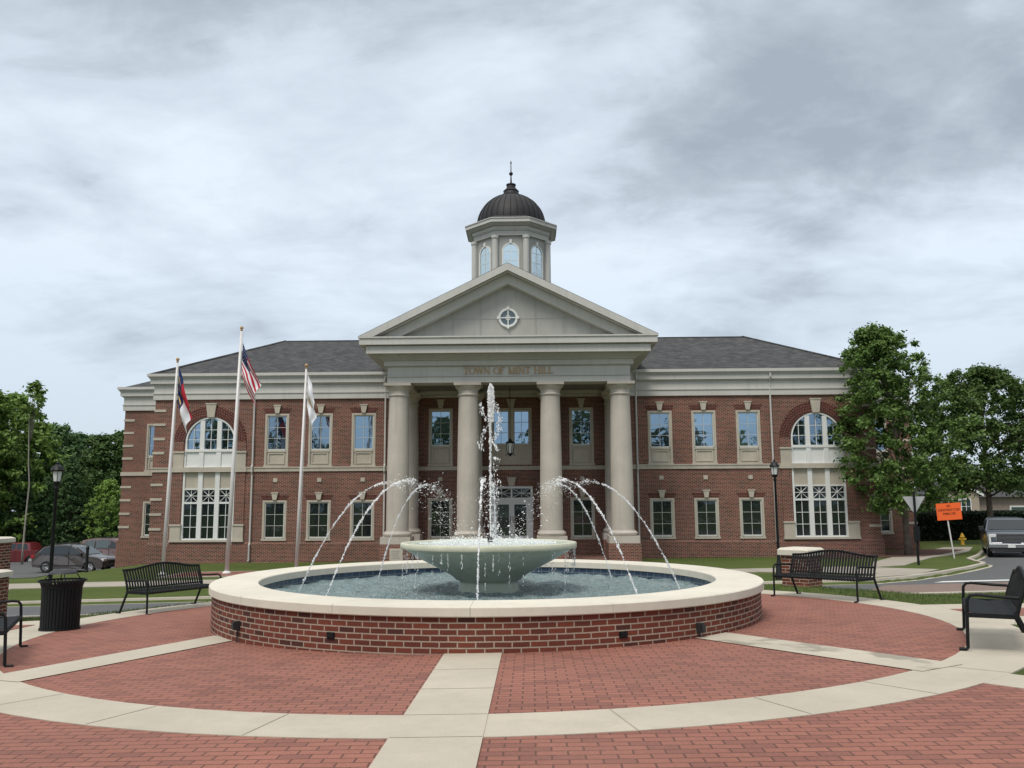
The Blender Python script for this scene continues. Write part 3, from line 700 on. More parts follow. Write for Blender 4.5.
    for i in range(36):
        t0, t1 = PI*i/36, PI*(i+1)/36; R0, R1 = AR+.03, AR+.58; n0 = len(mb.f)
        q = [(X+R*math.cos(t), ASP+R*math.sin(t)) for R, t in ((R0, t0), (R1, t0), (R1, t1), (R0, t1))]; mb.prism(q, 30.95, 31.0, 'y')
        mb.uv[n0] = mb.uv[n0+1] = [(t*1.6, R) for R, t in ((R1, t1), (R1, t0), (R0, t0), (R0, t1))][:4]
    bobj('brick_arch', mb, M['soldier'], merge=False)
    keystone(X, ASP+AR-.02, 7.0, .36, .56, 30.96)
# cornice stack ---------------------------------------------------------
def ring_cornice(mb, x0, x1, yf, yb, z0, z1, p, sides=(1, 1)):
    """a box course projecting p beyond the wall faces"""
    mb.box(x0-p*sides[0], x1+p*sides[1], yf-p, yb, z0, z1)
mb = MB()
for (x0, x1, yf, yb) in ((-18.9, 18.9, 31, 42), (-22.9, -18.92, 36, 47), (18.92, 22.9, 36, 47)):
    for z0, z1, p in ((7.20, 7.50, .10), (7.503, 7.56, .14), (7.563, 7.97, .08), (7.973, 8.04, .14), (8.043, 8.30, .24), (8.303, 8.36, .28)):
        ring_cornice(mb, x0, x1, yf, yb, z0, z1, p)
bobj('cornice', mb, M['trim'], merge=False)
mb = MB()
for (x0, x1, yf, yb) in ((-18.9, 18.9, 31, 42.5), (-22.9, -18.92, 36, 47.5), (18.92, 22.9, 36, 47.5)):
    p = .38; pr = [(0, 0), (.0, .10), (-.04, .17), (-.16, .20)]
    mb.box(x0-.32, x1+.32, yf-.32, yb, 8.363, 8.42); mb.box(x0-p, x1+p, yf-p, yf-p+.12, 8.42, 8.57)
    for sx in (-1, 1):
        xx = x0 if sx < 0 else x1; mb.box(*sorted((xx+sx*p, xx+sx*(p-.12))), yf-p+.12, yb, 8.42, 8.57)
bobj('gutter', mb, M['trim'], merge=False)
# roofs
def hip(x0, x1, y0, y1, z, slope):
    mb = MB(); h = (y1-y0)/2; ym = (y0+y1)/2; zr_ = z+h*slope; xa, xb = x0+h, x1-h; L = math.hypot(h, h*slope)
    A, B, C, D = (x0, y0, z), (x1, y0, z), (x1, y1, z), (x0, y1, z)
    if xb > xa:
        E_, F_ = (xa, ym, zr_), (xb, ym, zr_)
        mb.face([A, B, F_, E_], [(x0, 0), (x1, 0), (xb, L), (xa, L)]); mb.face([C, D, E_, F_], [(x1, 0), (x0, 0), (xa, L), (xb, L)])
        mb.face([D, A, E_], [(y1, 0), (y0, 0), (ym, L)]); mb.face([B, C, F_], [(y0, 0), (y1, 0), (ym, L)])
    return mb
roof = bobj('roof', hip(-19.18, 19.18, 30.68, 41.9, 8.50, .505), M['shingle'], merge=False)
bobj('roof', hip(-23.18, 23.18, 35.68, 47.4, 8.50, .48), M['shingle'], merge=False)
# ridge caps
mb = MB()
mb.box(-13.6, 13.6, 36.19, 36.39, 11.30, 11.35)
for s in (-1, 1): mb.tube([(s*19.16, 30.7, 8.53), (s*13.57, 36.29, 11.34)], .07, 5)
obj('ridge_cap', mb, M['shingle'], roof, off=OFF, merge=False)
# downspouts
mb0 = MB()
def spout(x, top=8.35, out=.30):
    m = MB(); m.tube([(x, 31-out, top), (x, 31-out, top-.2), (x, 30.92, 7.85 if out > .2 else top-.5), (x, 30.92, 3.75), (x, 30.83, 3.62), (x, 30.83, 3.36), (x, 30.92, 3.2), (x, 30.92, -.28), (x, 30.84, -.4), (x, 30.84, -1.15), (x, 30.7, -1.22)], .05, 8)
    bobj('downspout', m, M['trim'], merge=False)
for x in (-13.58, 13.55, -6.62, 6.55): spout(x)
# ------------------------------------------------------------------ portico
PF = 26.0
mb = MB()
mb.box(-6.0, 6.0, 25.4, 30.9, -2, -.98); mb.box(-1.15, 1.15, 26.3, 30.95, -.975, -.32)
for i in range(4): mb.box(-1.15, 1.15, 26.3-.33*(i+1), 26.3-.33*i, -.975, -.32-.165*(i+1))
bobj('portico_floor', mb, M['brick'], merge=False)
def column(x, y, r0, r1, full=True):
    m = MB(); prof = []
    for i in range(13):
        t = i/12; r = r0 if t < .3 else r0+(r1-r0)*((t-.3)/.7)**1.25; prof.append((r, .42+(6.70-.42)*t))
    m.lathe(prof, 40, (x, y, 0)); sh = bobj('column', m, M['column'], merge=True)
    b = MB(); b.lathe([(r0+.02, .42), (r0+.05, .40), (r0+.05, .37), (r0+.12, .34), (r0+.15, .27), (r0+.12, .19), (r0+.08, .15)], 40, (x, y, 0)); b.box(x-r0-.17, x+r0+.17, y-r0-.17, y+r0+.17, -.17, .15)
    obj('base', b, M['column'], sh, off=OFF, merge=False)
    c = MB(); c.lathe([(r1, 6.70), (r1+.05, 6.71), (r1+.06, 6.75), (r1+.03, 6.79), (r1+.01, 6.80), (r1+.015, 6.96), (r1+.05, 6.98), (r1+.07, 7.02), (r1+.15, 7.12), (r1+.165, 7.17)], 40, (x, y, 0)); w = r1+.185
    c.box(x-w, x+w, y-w, y+w, 7.17, 7.305); obj('capital', c, M['column'], sh, off=OFF, merge=False)
    # fine drum joints
    return sh
CX = (-5.23, -1.93, 1.96, 5.26)
for x in CX: column(x, 26.52, .525, .455)
for x in CX: column(x, 30.42, .46, .40)
for x in (CX[0], CX[3]):
    mb = MB(); mb.box(x-.74, x+.74, 25.8, 27.25, -2.2, -.17)
    bobj('pedestal', mb, M['brick'], merge=False)
for x in CX[1:3]:
    mb = MB(); mb.box(x-.74, x+.74, 25.8, 27.25, -2.2, -.175); bobj('pedestal', mb, M['brick'], merge=False)
for x in CX:
    mb = MB(); mb.box(x-.65, x+.65, 29.8, 30.9, -2.2, -.175); bobj('pedestal', mb, M['brick'], merge=False)
mb = MB(); mb.box(-5.46, -4.86, 25.74, 25.82, -1.02, -.36); bobj('cornerstone', mb, M['stone'], merge=False)
mb = MB()
for z in (-.48, -.58, -.68, -.78): mb.box(-5.36, -4.96-.05*((z*100) % 3), 25.733, 25.745, z-.02, z+.02)
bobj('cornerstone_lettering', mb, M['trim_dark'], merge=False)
# entablature
mb = MB()
def pring(z0, z1, p, yb=31):
    mb.box(-5.72-p, 5.72+p, PF-p, yb, z0, z1)
# lower architrave is a hollow beam frame so the ceiling sits up inside
for z0, z1, p in ((7.305, 7.585, 0), (7.588, 7.62, .05)):
    mb.box(-5.72-p, 5.72+p, PF-p, 27.0, z0, z1)
    for s in (-1, 1): mb.box(*sorted((s*(5.72+p), s*4.80)), 27.0, 31, z0, z1)
mb.box(-4.8, 4.8, 30.2, 31, 7.305, 7.45)
mc = MB(); mc.box(-4.79, 4.79, 27.01, 30.99, 7.452, 7.6); bobj('portico_ceiling', mc, plain('ceiling', (.17, .165, .15), .8), merge=False)  # darker than the trim: shade under the portico put into the colour
for z0, z1, p in ((7.623, 8.07, -.01), (8.073, 8.10, .08), (8.103, 8.34, .14), (8.343, 8.37, .24)): pring(z0, z1, p)
# sloping soffit
n = 6
for i in range(n):
    t = i/n; pring(8.372+.2*t, 8.372+.2*(t+1/n)-.0005, .26+.42*t)
pring(8.575, 8.90, .86); pring(8.903, 8.96, .80); 
ent = bobj('entablature', mb, M['trim'], merge=False)
# pediment: horizontal and raking cornices, tympanum
mb = MB()
mb.box(-6.88, 6.88, 24.98, 31.5, 8.963, 9.26)
SL = .497
def rake(xo, zo, th, y0, y1):
    """two sloped bars meeting at the apex; outer line passes (xo, zo)"""
    ap = zo+xo*SL
    for s in (-1, 1):
        mb.prism([(s*xo, zo), (0, ap), (0, ap-th), (s*(xo-th/SL*.999 if th/SL < xo else 0), zo)], y0, y1, 'y')
rake(6.93, 9.33, .34, 24.93, 36)
rake(6.93-.36/SL, 9.33, .02, 25.05, 36)
rake(6.93-.40/SL, 9.33, .46, 25.40, 33)
mb.box(-6.93, 6.93, 24.93, 31.5, 9.262, 9.332)
obj('raking_cornice', mb, M['trim'], ent, off=OFF, merge=False)
mb = MB(); mb.face([(-6.2, 25.8, 9.30), (6.2, 25.8, 9.30), (0, 25.8, 12.38)])
for s in (-1, 1):
    for x in (1.3*s, 2.6*s, 3.9*s): mb.box(x-.012, x+.012, 25.77, 25.8, 9.33, 12.3-abs(x)*SL-.3)
mb.box(-5.3, 5.3, 25.786, 25.8, 10.28, 10.30)
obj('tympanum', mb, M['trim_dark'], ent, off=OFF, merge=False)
# round window in the pediment
mb = MB()
def ringy(mb, cx, cz, r0, r1, y0, y1, n=32, a0=0, a1=2*PI):
    for i in range(n):
        t0, t1 = a0+(a1-a0)*i/n, a0+(a1-a0)*(i+1)/n
        mb.prism([(cx+r*math.cos(t), cz+r*math.sin(t)) for r, t in ((r0, t0), (r1, t0), (r1, t1), (r0, t1))], y0, y1, 'y')
ringy(mb, 0, 10.33, .36, .46, 25.70, 25.80)
for a in range(4):
    t = a*PI/2; x, z = .46*math.cos(t), 10.33+.46*math.sin(t); mb.box(x-.06, x+.06, 25.67, 25.80, z-.06, z+.06)
mb.box(-.025, .025, 25.72, 25.78, 9.97, 10.69); mb.box(-.36, .36, 25.722, 25.778, 10.305, 10.355); ringy(mb, 0, 10.33, .09, .12, 25.725, 25.775, 16)
rw = obj('round_window', mb, M['white'], ent, off=OFF, merge=False)
mb = MB(); mb.lathe([(0, 0), (.37, 0)], 32); mb.xf(Matrix.Translation((0, 25.77, 10.33)) @ Matrix.Rotation(PI/2, 4, 'X'))
obj('round_pane', mb, M['glass_low'], ent, off=OFF, merge=False)
# gable roof over the portico
mb = MB()
for s in (-1, 1):
    q = [(s*6.93, 24.93, 9.335), (s*6.93, 36.3, 9.335), (0, 36.3, 9.335+6.93*SL), (0, 24.93, 9.335+6.93*SL)]
    mb.face([(a, b, c+.012) for a, b, c in (q if s > 0 else q[::-1])], [(0, 0), (11, 0), (11, 7.6), (0, 7.6)] if s > 0 else [(0, 7.6), (11, 7.6), (11, 0), (0, 0)])
bobj('portico_roof', mb, M['shingle'], merge=False)
# small downspouts at the portico corners
for s in (-1, 1):
    m = MB(); m.tube([(s*6.3, 30.75, 9.0), (s*6.3, 30.75, 8.0), (s*6.05, 30.75, 7.3), (s*6.05, 30.75, -1.1)], .05, 8); bobj('downspout', m, M['trim'], merge=False)
# lettering in raised gilt serif capitals
def letters(word, x, z, h, y):
    mb = MB(); sw = h*.17; tw = h*.085; sf = h*.05
    def bar(xa, za, xb, zb, w):
        dx, dz = xb-xa, zb-za; L = math.hypot(dx, dz); nx, nz = -dz/L*w/2, dx/L*w/2
        mb.prism([(xa+nx, za+nz), (xb+nx, zb+nz), (xb-nx, zb-nz), (xa-nx, za-nz)], y-.035+random.random()*.003, y, 'y')
    def ser(cx, zz, w): bar(cx-w/2, zz, cx+w/2, zz, sf)
    adv = {'T': .80, 'O': .95, 'W': 1.15, 'N': .92, 'F': .72, 'M': 1.05, 'I': .42, 'H': .92, 'L': .72, ' ': .45}
    for c in word:
        w = adv[c]*h; a = x+.06*h; b = x+w-.10*h; m = (a+b)/2; t = z+h
        if c == 'T': bar(m, z, m, t, sw); bar(a-.02, t-tw/2, b+.02, t-tw/2, tw); ser(m, z+sf/2, sw*2.2); bar(a, t-.18*h, a, t, sf); bar(b, t-.18*h, b, t, sf)
        if c == 'I': bar(m, z, m, t, sw); ser(m, z+sf/2, sw*2.2); ser(m, t-sf/2, sw*2.2)
        if c == 'L': bar(a+sw/2, z, a+sw/2, t, sw); bar(a, z+tw/2, b, z+tw/2, tw); bar(b, z, b, z+.2*h, sf); ser(a+sw/2, t-sf/2, sw*2.2)
        if c == 'F': bar(a+sw/2, z, a+sw/2, t, sw); bar(a, t-tw/2, b, t-tw/2, tw); bar(a, z+.52*h, b-.1*h, z+.52*h, tw); ser(a+sw/2, z+sf/2, sw*2.2); bar(b, t-.2*h, b, t, sf)
        if c == 'H':
            for q in (a+sw/2, b-sw/2): bar(q, z, q, t, sw); ser(q, z+sf/2, sw*1.9); ser(q, t-sf/2, sw*1.9)
            bar(a, z+.52*h, b, z+.52*h, tw)
        if c == 'N': bar(a+.03, z, a+.03, t, tw); bar(b-.02, z, b-.02, t, tw); bar(a+.02, t, b-.02, z, sw); ser(a+.02, z+sf/2, sw*1.4); ser(b, t-sf/2, sw*1.4); ser(a, t-sf/2, sw)
        if c == 'M': bar(a+.03, z, a+.03, t, tw); bar(b-sw/2, z, b-sw/2, t, sw); bar(a+.02, t, m, z, sw); bar(m, z, b-sw/2, t, tw); ser(a+.02, z+sf/2, sw*1.6); ser(b-sw/2, z+sf/2, sw*1.9)
        if c == 'W':
            q = (b-a)/4; bar(a, t, a+q, z, sw); bar(a+q, z, m, t, tw); bar(m, t, b-q, z, sw); bar(b-q, z, b, t, tw)
            for g_ in (a, m, b): ser(g_, t-sf/2, sw*1.5)
        if c == 'O':
            for i in range(20):
                t0, t1 = 2*PI*i/20, 2*PI*(i+1)/20; R, rx = h/2, h/2-sw
                mb.prism([(m+k*math.cos(u), z+h/2+(h/2-(0 if k > .4*h else tw*.9))*math.sin(u)) for k, u in ((rx*.98, t0), (R*.94, t0), (R*.94, t1), (rx*.98, t1))], y-.035, y, 'y')
        x += w
    return mb, x
_, xe = letters('TOWN OF MINT HILL', 0, 0, .30, 0)
xt = lambda: None
mbL, xe2 = letters('TOWN OF MINT HILL', 0, 0, .325, 0); scl = 4.25/xe2
for i, p in enumerate(mbL.v): mbL.v[i] = (p[0]*scl-2.13, p[1]+26.005, p[2]+7.69)
obj('lettering', mbL, M['gold'], ent, off=OFF, merge=False)
# cupola ------------------------------------------------------------------
CY = 34.0
def octa(r, z, rot=PI/8): return [(r*math.cos(rot+i*PI/4), CY+r*math.sin(rot+i*PI/4), z) for i in range(8)]
def octa_course(mb, r0, z0, r1, z1, caps=True):
    a, b = octa(r0/math.cos(PI/8), z0), octa(r1/math.cos(PI/8), z1)
    for i in range(8): j = (i+1) % 8; mb.face([a[i], a[j], b[j], b[i]])
    if caps: mb.face(a[::-1]); mb.face(b)
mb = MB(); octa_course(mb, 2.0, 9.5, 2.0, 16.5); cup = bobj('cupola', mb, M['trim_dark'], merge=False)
mb = MB()
for r0, z0, r1, z1 in ((2.12, 16.32, 2.12, 16.60), (2.17, 16.603, 2.17, 16.66), (2.20, 16.663, 2.20, 16.84), (2.30, 16.843, 2.50, 16.96), (2.56, 16.963, 2.56, 17.16), (2.60, 17.163, 2.60, 17.21)): octa_course(mb, r0, z0, r1, z1)
obj('cupola_cornice', mb, M['trim'], cup, off=OFF, merge=False)
mb = MB(); octa_course(mb, 2.57, 17.212, 2.02, 17.50)
obj('cupola_skirt_roof', mb, M['bronze'], cup, off=OFF, merge=False)
for i in range(8):
    a = PI/8+i*PI/4; R = 2.06/math.cos(PI/8); m = MB(); m.lathe([(.17, 10), (.17, 16.14), (.21, 16.16), (.21, 16.32)], 16, (R*math.cos(a), CY+R*math.sin(a), 0))
    obj('corner_column', m, M['trim'], cup, off=OFF, merge=False)
for i in range(8):
    a = i*PI/4-PI/2; Mx = Matrix.Translation((0, CY, 0)) @ Matrix.Rotation(a+PI/2, 4, 'Z') @ Matrix.Translation((0, -2.0, 0))
    f = MB(); w, sp = .42, 15.44
    f.box(-w-.06, -w+.02, -.06, .02, 13.6, sp); f.box(w-.02, w+.06, -.06, .02, 13.6, sp); ringy(f, 0, sp, w-.02, w+.06, -.06, .02, 20, 0, PI)
    f.box(-.012, .012, -.035, .0, 13.6, sp+w-.02)
    for z in (14.3, 14.9, 15.44): f.box(-w, w, -.034, .0, z-.012, z+.012)
    f.box(-.07, .07, -.1, .0, sp+w+.02, sp+w+.24)
    f.xf(Mx); cw = obj('cupola_window', f, M['white'], cup, off=OFF, merge=False)
    g = MB(); g.box(-w, w, -.02, -.005, 13.6, sp)
    pts = [(w*math.cos(PI*k/20), -.0205, sp+w*math.sin(PI*k/20)) for k in range(21)]; g.face(pts[::-1]); g.xf(Mx)
    obj('cupola_pane', g, M['glass_cup'], cup, off=OFF, merge=False)
mb = MB(); prof = [(1.97*math.cos(t), 17.45+1.93*math.sin(t)) for t in np.linspace(0, math.acos(.24), 16)]
mb.lathe([(2.03, 17.42)]+prof, 64, (0, CY, 0))
for k in range(32):
    a = 2*PI*k/32; mb.tube([((r+.012)*math.cos(a), CY+(r+.012)*math.sin(a), z) for r, z in prof], .022, 4)
obj('dome', mb, M['bronze'], cup, off=OFF, merge=False)
mb = MB(); mb.lathe([(.54, 19.30), (.55, 19.36), (.48, 19.40), (.45, 19.50), (.42, 19.58), (.46, 19.62), (.36, 19.72), (.27, 19.82), (.25, 19.96), (.29, 20.0), (.28, 20.04), (.12, 20.10), (0, 20.2)], 24, (0, CY, 0))
mb.lathe([(.055, 20.15), (.035, 20.5), (.035, 20.58), (.10, 20.64), (.12, 20.70), (.10, 20.76), (.03, 20.82), (.025, 21.3), (.05, 21.36), (.0, 21.52)], 12, (0, CY, 0))
obj('finial', mb, M['bronze'], cup, off=OFF, merge=False)

# hanging lantern
lan = thing('hanging_lantern', (BX, 28.6, 3.98), 'black lantern hanging on a chain above the main entrance door', 'lantern')
m = MB(); m.tube([(0, 0, 3.46), (0, 0, .86)], .018, 6); obj('chain', m, M['black'], lan)
m = MB(); m.lathe([(.0, .88), (.06, .84), (.10, .74), (.22, .68), (.24, .64), (.2, .62)], 6, smooth=False)
m.lathe([(.03, -.02), (.08, .06), (.16, .10), (.17, .13), (.0, .13)], 6, smooth=False)
for k in range(6): a = k*PI/3; m.tube([(.21*math.cos(a), .21*math.sin(a), .63), (.14*math.cos(a), .14*math.sin(a), .12)], .016, 4)
for k in range(4): a = k*PI/2+.4; m.tube([(.15*math.cos(a), .15*math.sin(a), .12), (.22*math.cos(a), .22*math.sin(a), .02), (.27*math.cos(a), .27*math.sin(a), .07)], .014, 4)
obj('lantern_frame', m, M['black'], lan, merge=False)
m = MB(); m.lathe([(.13, .14), (.185, .62)], 6, smooth=False); obj('lantern_glass', m, M['frost'], lan, merge=False)

# ------------------------------------------------------------------ fountain
RW, RO, RI, ZC, ZW = 4.165, 4.21, 3.52, .515, .28
fo = thing('fountain', (0, 0, -.25), 'round brick walled fountain with pale stone coping and wide green bowl', 'fountain')
FO = (0, 0, -.25)
def fobj(n, mb, mat, par=None, **k): return obj(n, mb, mat, par or fo, off=FO, **k)
mb = MB(); mb.lathe([(RW, -.5), (RW, ZC-.115)], 160); fobj('basin_wall', mb, M['brick_near'], merge='n')
mb = MB(); e_ = .012
for i in range(16):
    a0, a1 = 2*PI*i/16+.0005, 2*PI*(i+1)/16-.0005
    mb.lathe([(RI, ZC-.115), (RO-e_, ZC-.115), (RO, ZC-.115+e_), (RO, ZC-e_), (RO-e_, ZC), (RI+e_, ZC), (RI, ZC-e_), (RI, ZC-.115)], 12, (0, 0, 0), True, a0, a1)
    for a in (a0, a1): q = [(r*math.cos(a), r*math.sin(a), z) for r, z in ((RI, ZC-.115), (RO, ZC-.115), (RO, ZC), (RI, ZC))]; mb.face(q if a == a0 else q[::-1])
cop = fobj('coping', mb, M['coping'], merge=False)
m, t, b = new_mat('pool_tile'); uv = N(t, 'ShaderNodeUVMap').outputs[0]; k = N(t, 'ShaderNodeTexBrick'); k.offset = 0; k.inputs['Scale'].default_value = 1; k.inputs['Brick Width'].default_value = .155; k.inputs['Row Height'].default_value = .155
k.inputs['Mortar Size'].default_value = .006; k.inputs['Color1'].default_value = (.022, .04, .075, 1); k.inputs['Color2'].default_value = (.045, .075, .12, 1); k.inputs['Mortar'].default_value = (.15, .17, .18, 1)
t.links.new(uv, k.inputs['Vector']); t.links.new(k.outputs[0], b.inputs['Base Color']); b.inputs['Roughness'].default_value = .2; M['tile'] = m
mb = MB(); mb.lathe([(RI+.03, -.1), (RI+.03, ZC-.115)], 120, uvr=RI); fobj('tile_band', mb, M['tile'], merge=False)
# water in the basin
m, t, b = new_mat('pool_water'); g = geo(t)
n = noise(t, g, 7, 6, .65); n2 = noise(t, g, 2.2, 3)
b.inputs['Roughness'].default_value = .07; b.inputs['IOR'].default_value = 1.33
ln = N(t, 'ShaderNodeVectorMath', operation='LENGTH'); t.links.new(g, ln.inputs[0])
agit = mth(t, 'SUBTRACT', 1, mth(t, 'DIVIDE', mth(t, 'SUBTRACT', ln.outputs['Value'], 1.0), 1.4), clamp=True)     # churned water under the bowl
nf = noise(t, g, 26, 4, .7)
foam = mth(t, 'MULTIPLY', ramp(t, mth(t, 'ADD', nf, mth(t, 'MULTIPLY', agit, .10)), [(.60, (0, 0, 0)), (.72, (1, 1, 1))]), .65)
c = mixc(t, ramp(t, n2, [(.3, (0, 0, 0)), (.7, (1, 1, 1))]), (.20, .28, .285), (.27, .345, .35)); c = mixc(t, foam, c, (.6, .66, .7))
t.links.new(c, b.inputs['Base Color']); bump(t, b, mth(t, 'ADD', mth(t, 'MULTIPLY', n, 1.0), mth(t, 'MULTIPLY', noise(t, g, 24, 3), .45)), 1.0, .16); M['water'] = m
m, t, b = new_mat('bowl_water'); b.inputs['Base Color'].default_value = (.42, .50, .44, 1); b.inputs['Roughness'].default_value = .08; bump(t, b, noise(t, geo(t), 18, 4), .8, .04); M['bowl_water'] = m
m, t, b = new_mat('white_water'); b.inputs['Base Color'].default_value = (.97, .97, .97, 1); b.inputs['Roughness'].default_value = .3; tr = N(t, 'ShaderNodeBsdfTranslucent'); tr.inputs[0].default_value = (.98, .98, .98, 1); mx = N(t, 'ShaderNodeMixShader'); mx.inputs[0].default_value = .5; t.links.new(b.outputs[0], mx.inputs[1]); t.links.new(tr.outputs[0], mx.inputs[2]); gs = N(t, 'ShaderNodeBsdfGlass'); gs.inputs['IOR'].default_value = 1.33; gs.inputs['Roughness'].default_value = .02; m2 = N(t, 'ShaderNodeMixShader'); m2.inputs[0].default_value = .06; t.links.new(mx.outputs[0], m2.inputs[1]); t.links.new(gs.outputs[0], m2.inputs[2]); t.links.new(m2.outputs[0], t.nodes['Material Output'].inputs[0]); M['spray'] = m
nr, na = 150, 560; rr_ = np.linspace(.3, RI+.03, nr); aa = np.linspace(0, 2*PI, na, endpoint=False); RR, AA = np.meshgrid(rr_, aa, indexing='ij'); XX, YY = RR*np.cos(AA), RR*np.sin(AA)
ZZ = np.zeros_like(XX); rp = np.random.default_rng(4)
for i in range(60):
    lam = .07*1.04**i; th = rp.random()*2*PI; kx, ky = 2*PI/lam*math.cos(th), 2*PI/lam*math.sin(th); ZZ += .018*lam**.9*np.sin(kx*XX+ky*YY+rp.random()*6.28)
for ang in range(0, 360, 45):       # rings spreading from each nozzle
    d = np.hypot(XX-3.03*math.cos(D2R(ang)), YY-3.03*math.sin(D2R(ang))); ZZ += .006*np.sin(d*48)*np.exp(-d*2.4)
ZZ += .004*rp.normal(0, 1, ZZ.shape)*np.exp(-((RR-1.35)/.35)**2)
V = np.stack([XX, YY, ZZ*.42+ZW], -1).reshape(-1, 3)-np.array(FO); i_ = np.arange(nr-1)[:, None]*na+np.arange(na)[None]; j_ = np.arange(nr-1)[:, None]*na+(np.arange(na)[None]+1) % na
Fq = np.stack([i_, i_+na, j_+na, j_], -1).reshape(-1, 4)
me = bpy.data.meshes.new('pool_water'); me.from_pydata(V.tolist(), [], Fq.tolist()); me.polygons.foreach_set('use_smooth', [True]*len(Fq)); me.materials.append(M['water'])
w = bpy.data.objects.new('pool_water', me); COL.objects.link(w); w.parent = fo
# bowl
m, t, b = new_mat('bowl_stone'); g = geo(t); sp_ = N(t, 'ShaderNodeSeparateXYZ'); t.links.new(g, sp_.inputs[0])
n = noise(t, g, 3, 6, .6); mp = N(t, 'ShaderNodeMapping'); mp.inputs['Scale'].default_value = (9, 9, 1.2); t.links.new(g, mp.inputs[0]); n2 = noise(t, mp.outputs[0], 1.0, 5, .7)
c = mixc(t, n, (.40, .44, .35), (.50, .54, .43)); c = mixc(t, ramp(t, n2, [(.5, (0, 0, 0)), (.72, (1, 1, 1))]), c, (.48, .54, .50)); c = mixc(t, ramp(t, n2, [(.25, (1, 1, 1)), (.42, (0, 0, 0))]), c, (.26, .30, .225))
t.links.new(c, b.inputs['Base Color']); b.inputs['Roughness'].default_value = .22; bump(t, b, n2, .5, .02); M['bowl'] = m
M['rim_stone'] = plain('bowl_rim_stone', (.50, .50, .38), .45, var=.12, scale=4, bs=.15)
mb = MB(); mb.lathe([(.47, .05), (.49, ZW+.02), (.46, .40), (.47, .445), (.52, .46), (.56, .50), (.62, .545), (.78, .63), (.98, .735), (1.16, .83), (1.27, .90), (1.33, .945)], 96); bw = fobj('bowl', mb, M['bowl'], merge=True)
mb = MB(); mb.lathe([(1.33, .945), (1.395, .95), (1.405, .965), (1.405, 1.03), (1.39, 1.042), (1.30, 1.043), (1.27, 1.02), (1.26, .95)], 96); obj('bowl_rim', mb, M['rim_stone'], bw, off=FO, merge=True)
mb = MB(); mb.lathe([(0, 1.028), (.5, 1.028), (1.275, 1.028)], 64); obj('bowl_water', mb, M['bowl_water'], bw, off=FO, merge=True)
mb = MB(); mb.lathe([(.05, 1.02), (.05, 1.10), (.02, 1.12), (0, 1.12)], 12, (.03, 0, 0)); obj('nozzle', mb, M['black'], bw, off=FO, merge=False)
# lights on the wall
for ang, z, kind in ((223.5, .145, 1), (247, .16, 0), (294.5, .155, 0), (310.5, .145, 1)):
    a = D2R(ang); mb = MB()
    if kind: mb.box(-.04, .04, -.07, .01, -.055, .055); mb.box(-.03, .03, -.09, -.07, -.04, .04); mb.tube([(0, -.02, -.055), (0, -.02, -.30)], .008, 6)
    else: mb.box(-.052, .052, -.015, .01, -.036, .036); mb.box(-.04, .04, -.022, -.015, -.025, .025)
    mb.xf(Matrix.Translation((RW*math.cos(a), RW*math.sin(a), z)) @ Matrix.Rotation(a+PI/2, 4, 'Z'))
    fobj('wall_light' if not kind else 'power_outlet', mb, M['black'] if not kind else M['plastic'], merge=False)

# water jets: each is a thing made of drops along a parabola
OCT = np.array([(1, 0, 0), (-1, 0, 0), (0, 1, 0), (0, -1, 0), (0, 0, 1), (0, 0, -1)], float)
OF = np.array([(0, 2, 4), (2, 1, 4), (1, 3, 4), (3, 0, 4), (2, 0, 5), (1, 2, 5), (3, 1, 5), (0, 3, 5)])
def drops(name, P, R, Dd, mat, loc=(0, 0, 0), extra=None):
    """P centres, R radii, Dd elongation vectors"""
    n = len(P); V = P[:, None, :]+OCT[None]*R[:, None, None]*rng.uniform(.7, 1.3, (n, 6, 1)) + np.sign((OCT@np.array([0, 0, 1]))[None, :, None])*Dd[:, None, :]
    F = (OF[None]+6*np.arange(n)[:, None, None]).reshape(-1, 3); V = V.reshape(-1, 3)-np.array(loc)
    me = bpy.data.meshes.new(name); v = V.tolist(); fcs = F.tolist()
    if extra: k = len(v); v += [(p[0]-loc[0], p[1]-loc[1], p[2]-loc[2]) for p in extra.v]; fcs += [tuple(i+k for i in q) for q in extra.f]
    me.from_pydata(v, [], fcs); me.materials.append(mat); o = bpy.data.objects.new(name, me); COL.objects.link(o); o.location = loc; return o
JN = {0: 'far right', 45: 'right rear', 90: 'rear', 135: 'left rear', 180: 'far left', 225: 'front left', 270: 'front', 315: 'front right'}
JL = {0: 'arching water jet from the right edge of the pool, outermost on the right', 45: 'arching water jet landing behind the bowl from the rear right of the pool', 90: 'water jet arching from the rear of the pool, seen behind the bowl',
      135: 'arching water jet rising from the rear left of the pool, before the left column', 180: 'arching water jet from the left edge of the pool, outermost on the left',
      225: 'arching water jet from the front left of the pool, second from the left', 270: 'water jet from the front of the pool, seen straight on before the bowl', 315: 'arching water jet from the front right of the pool, second from the right'}
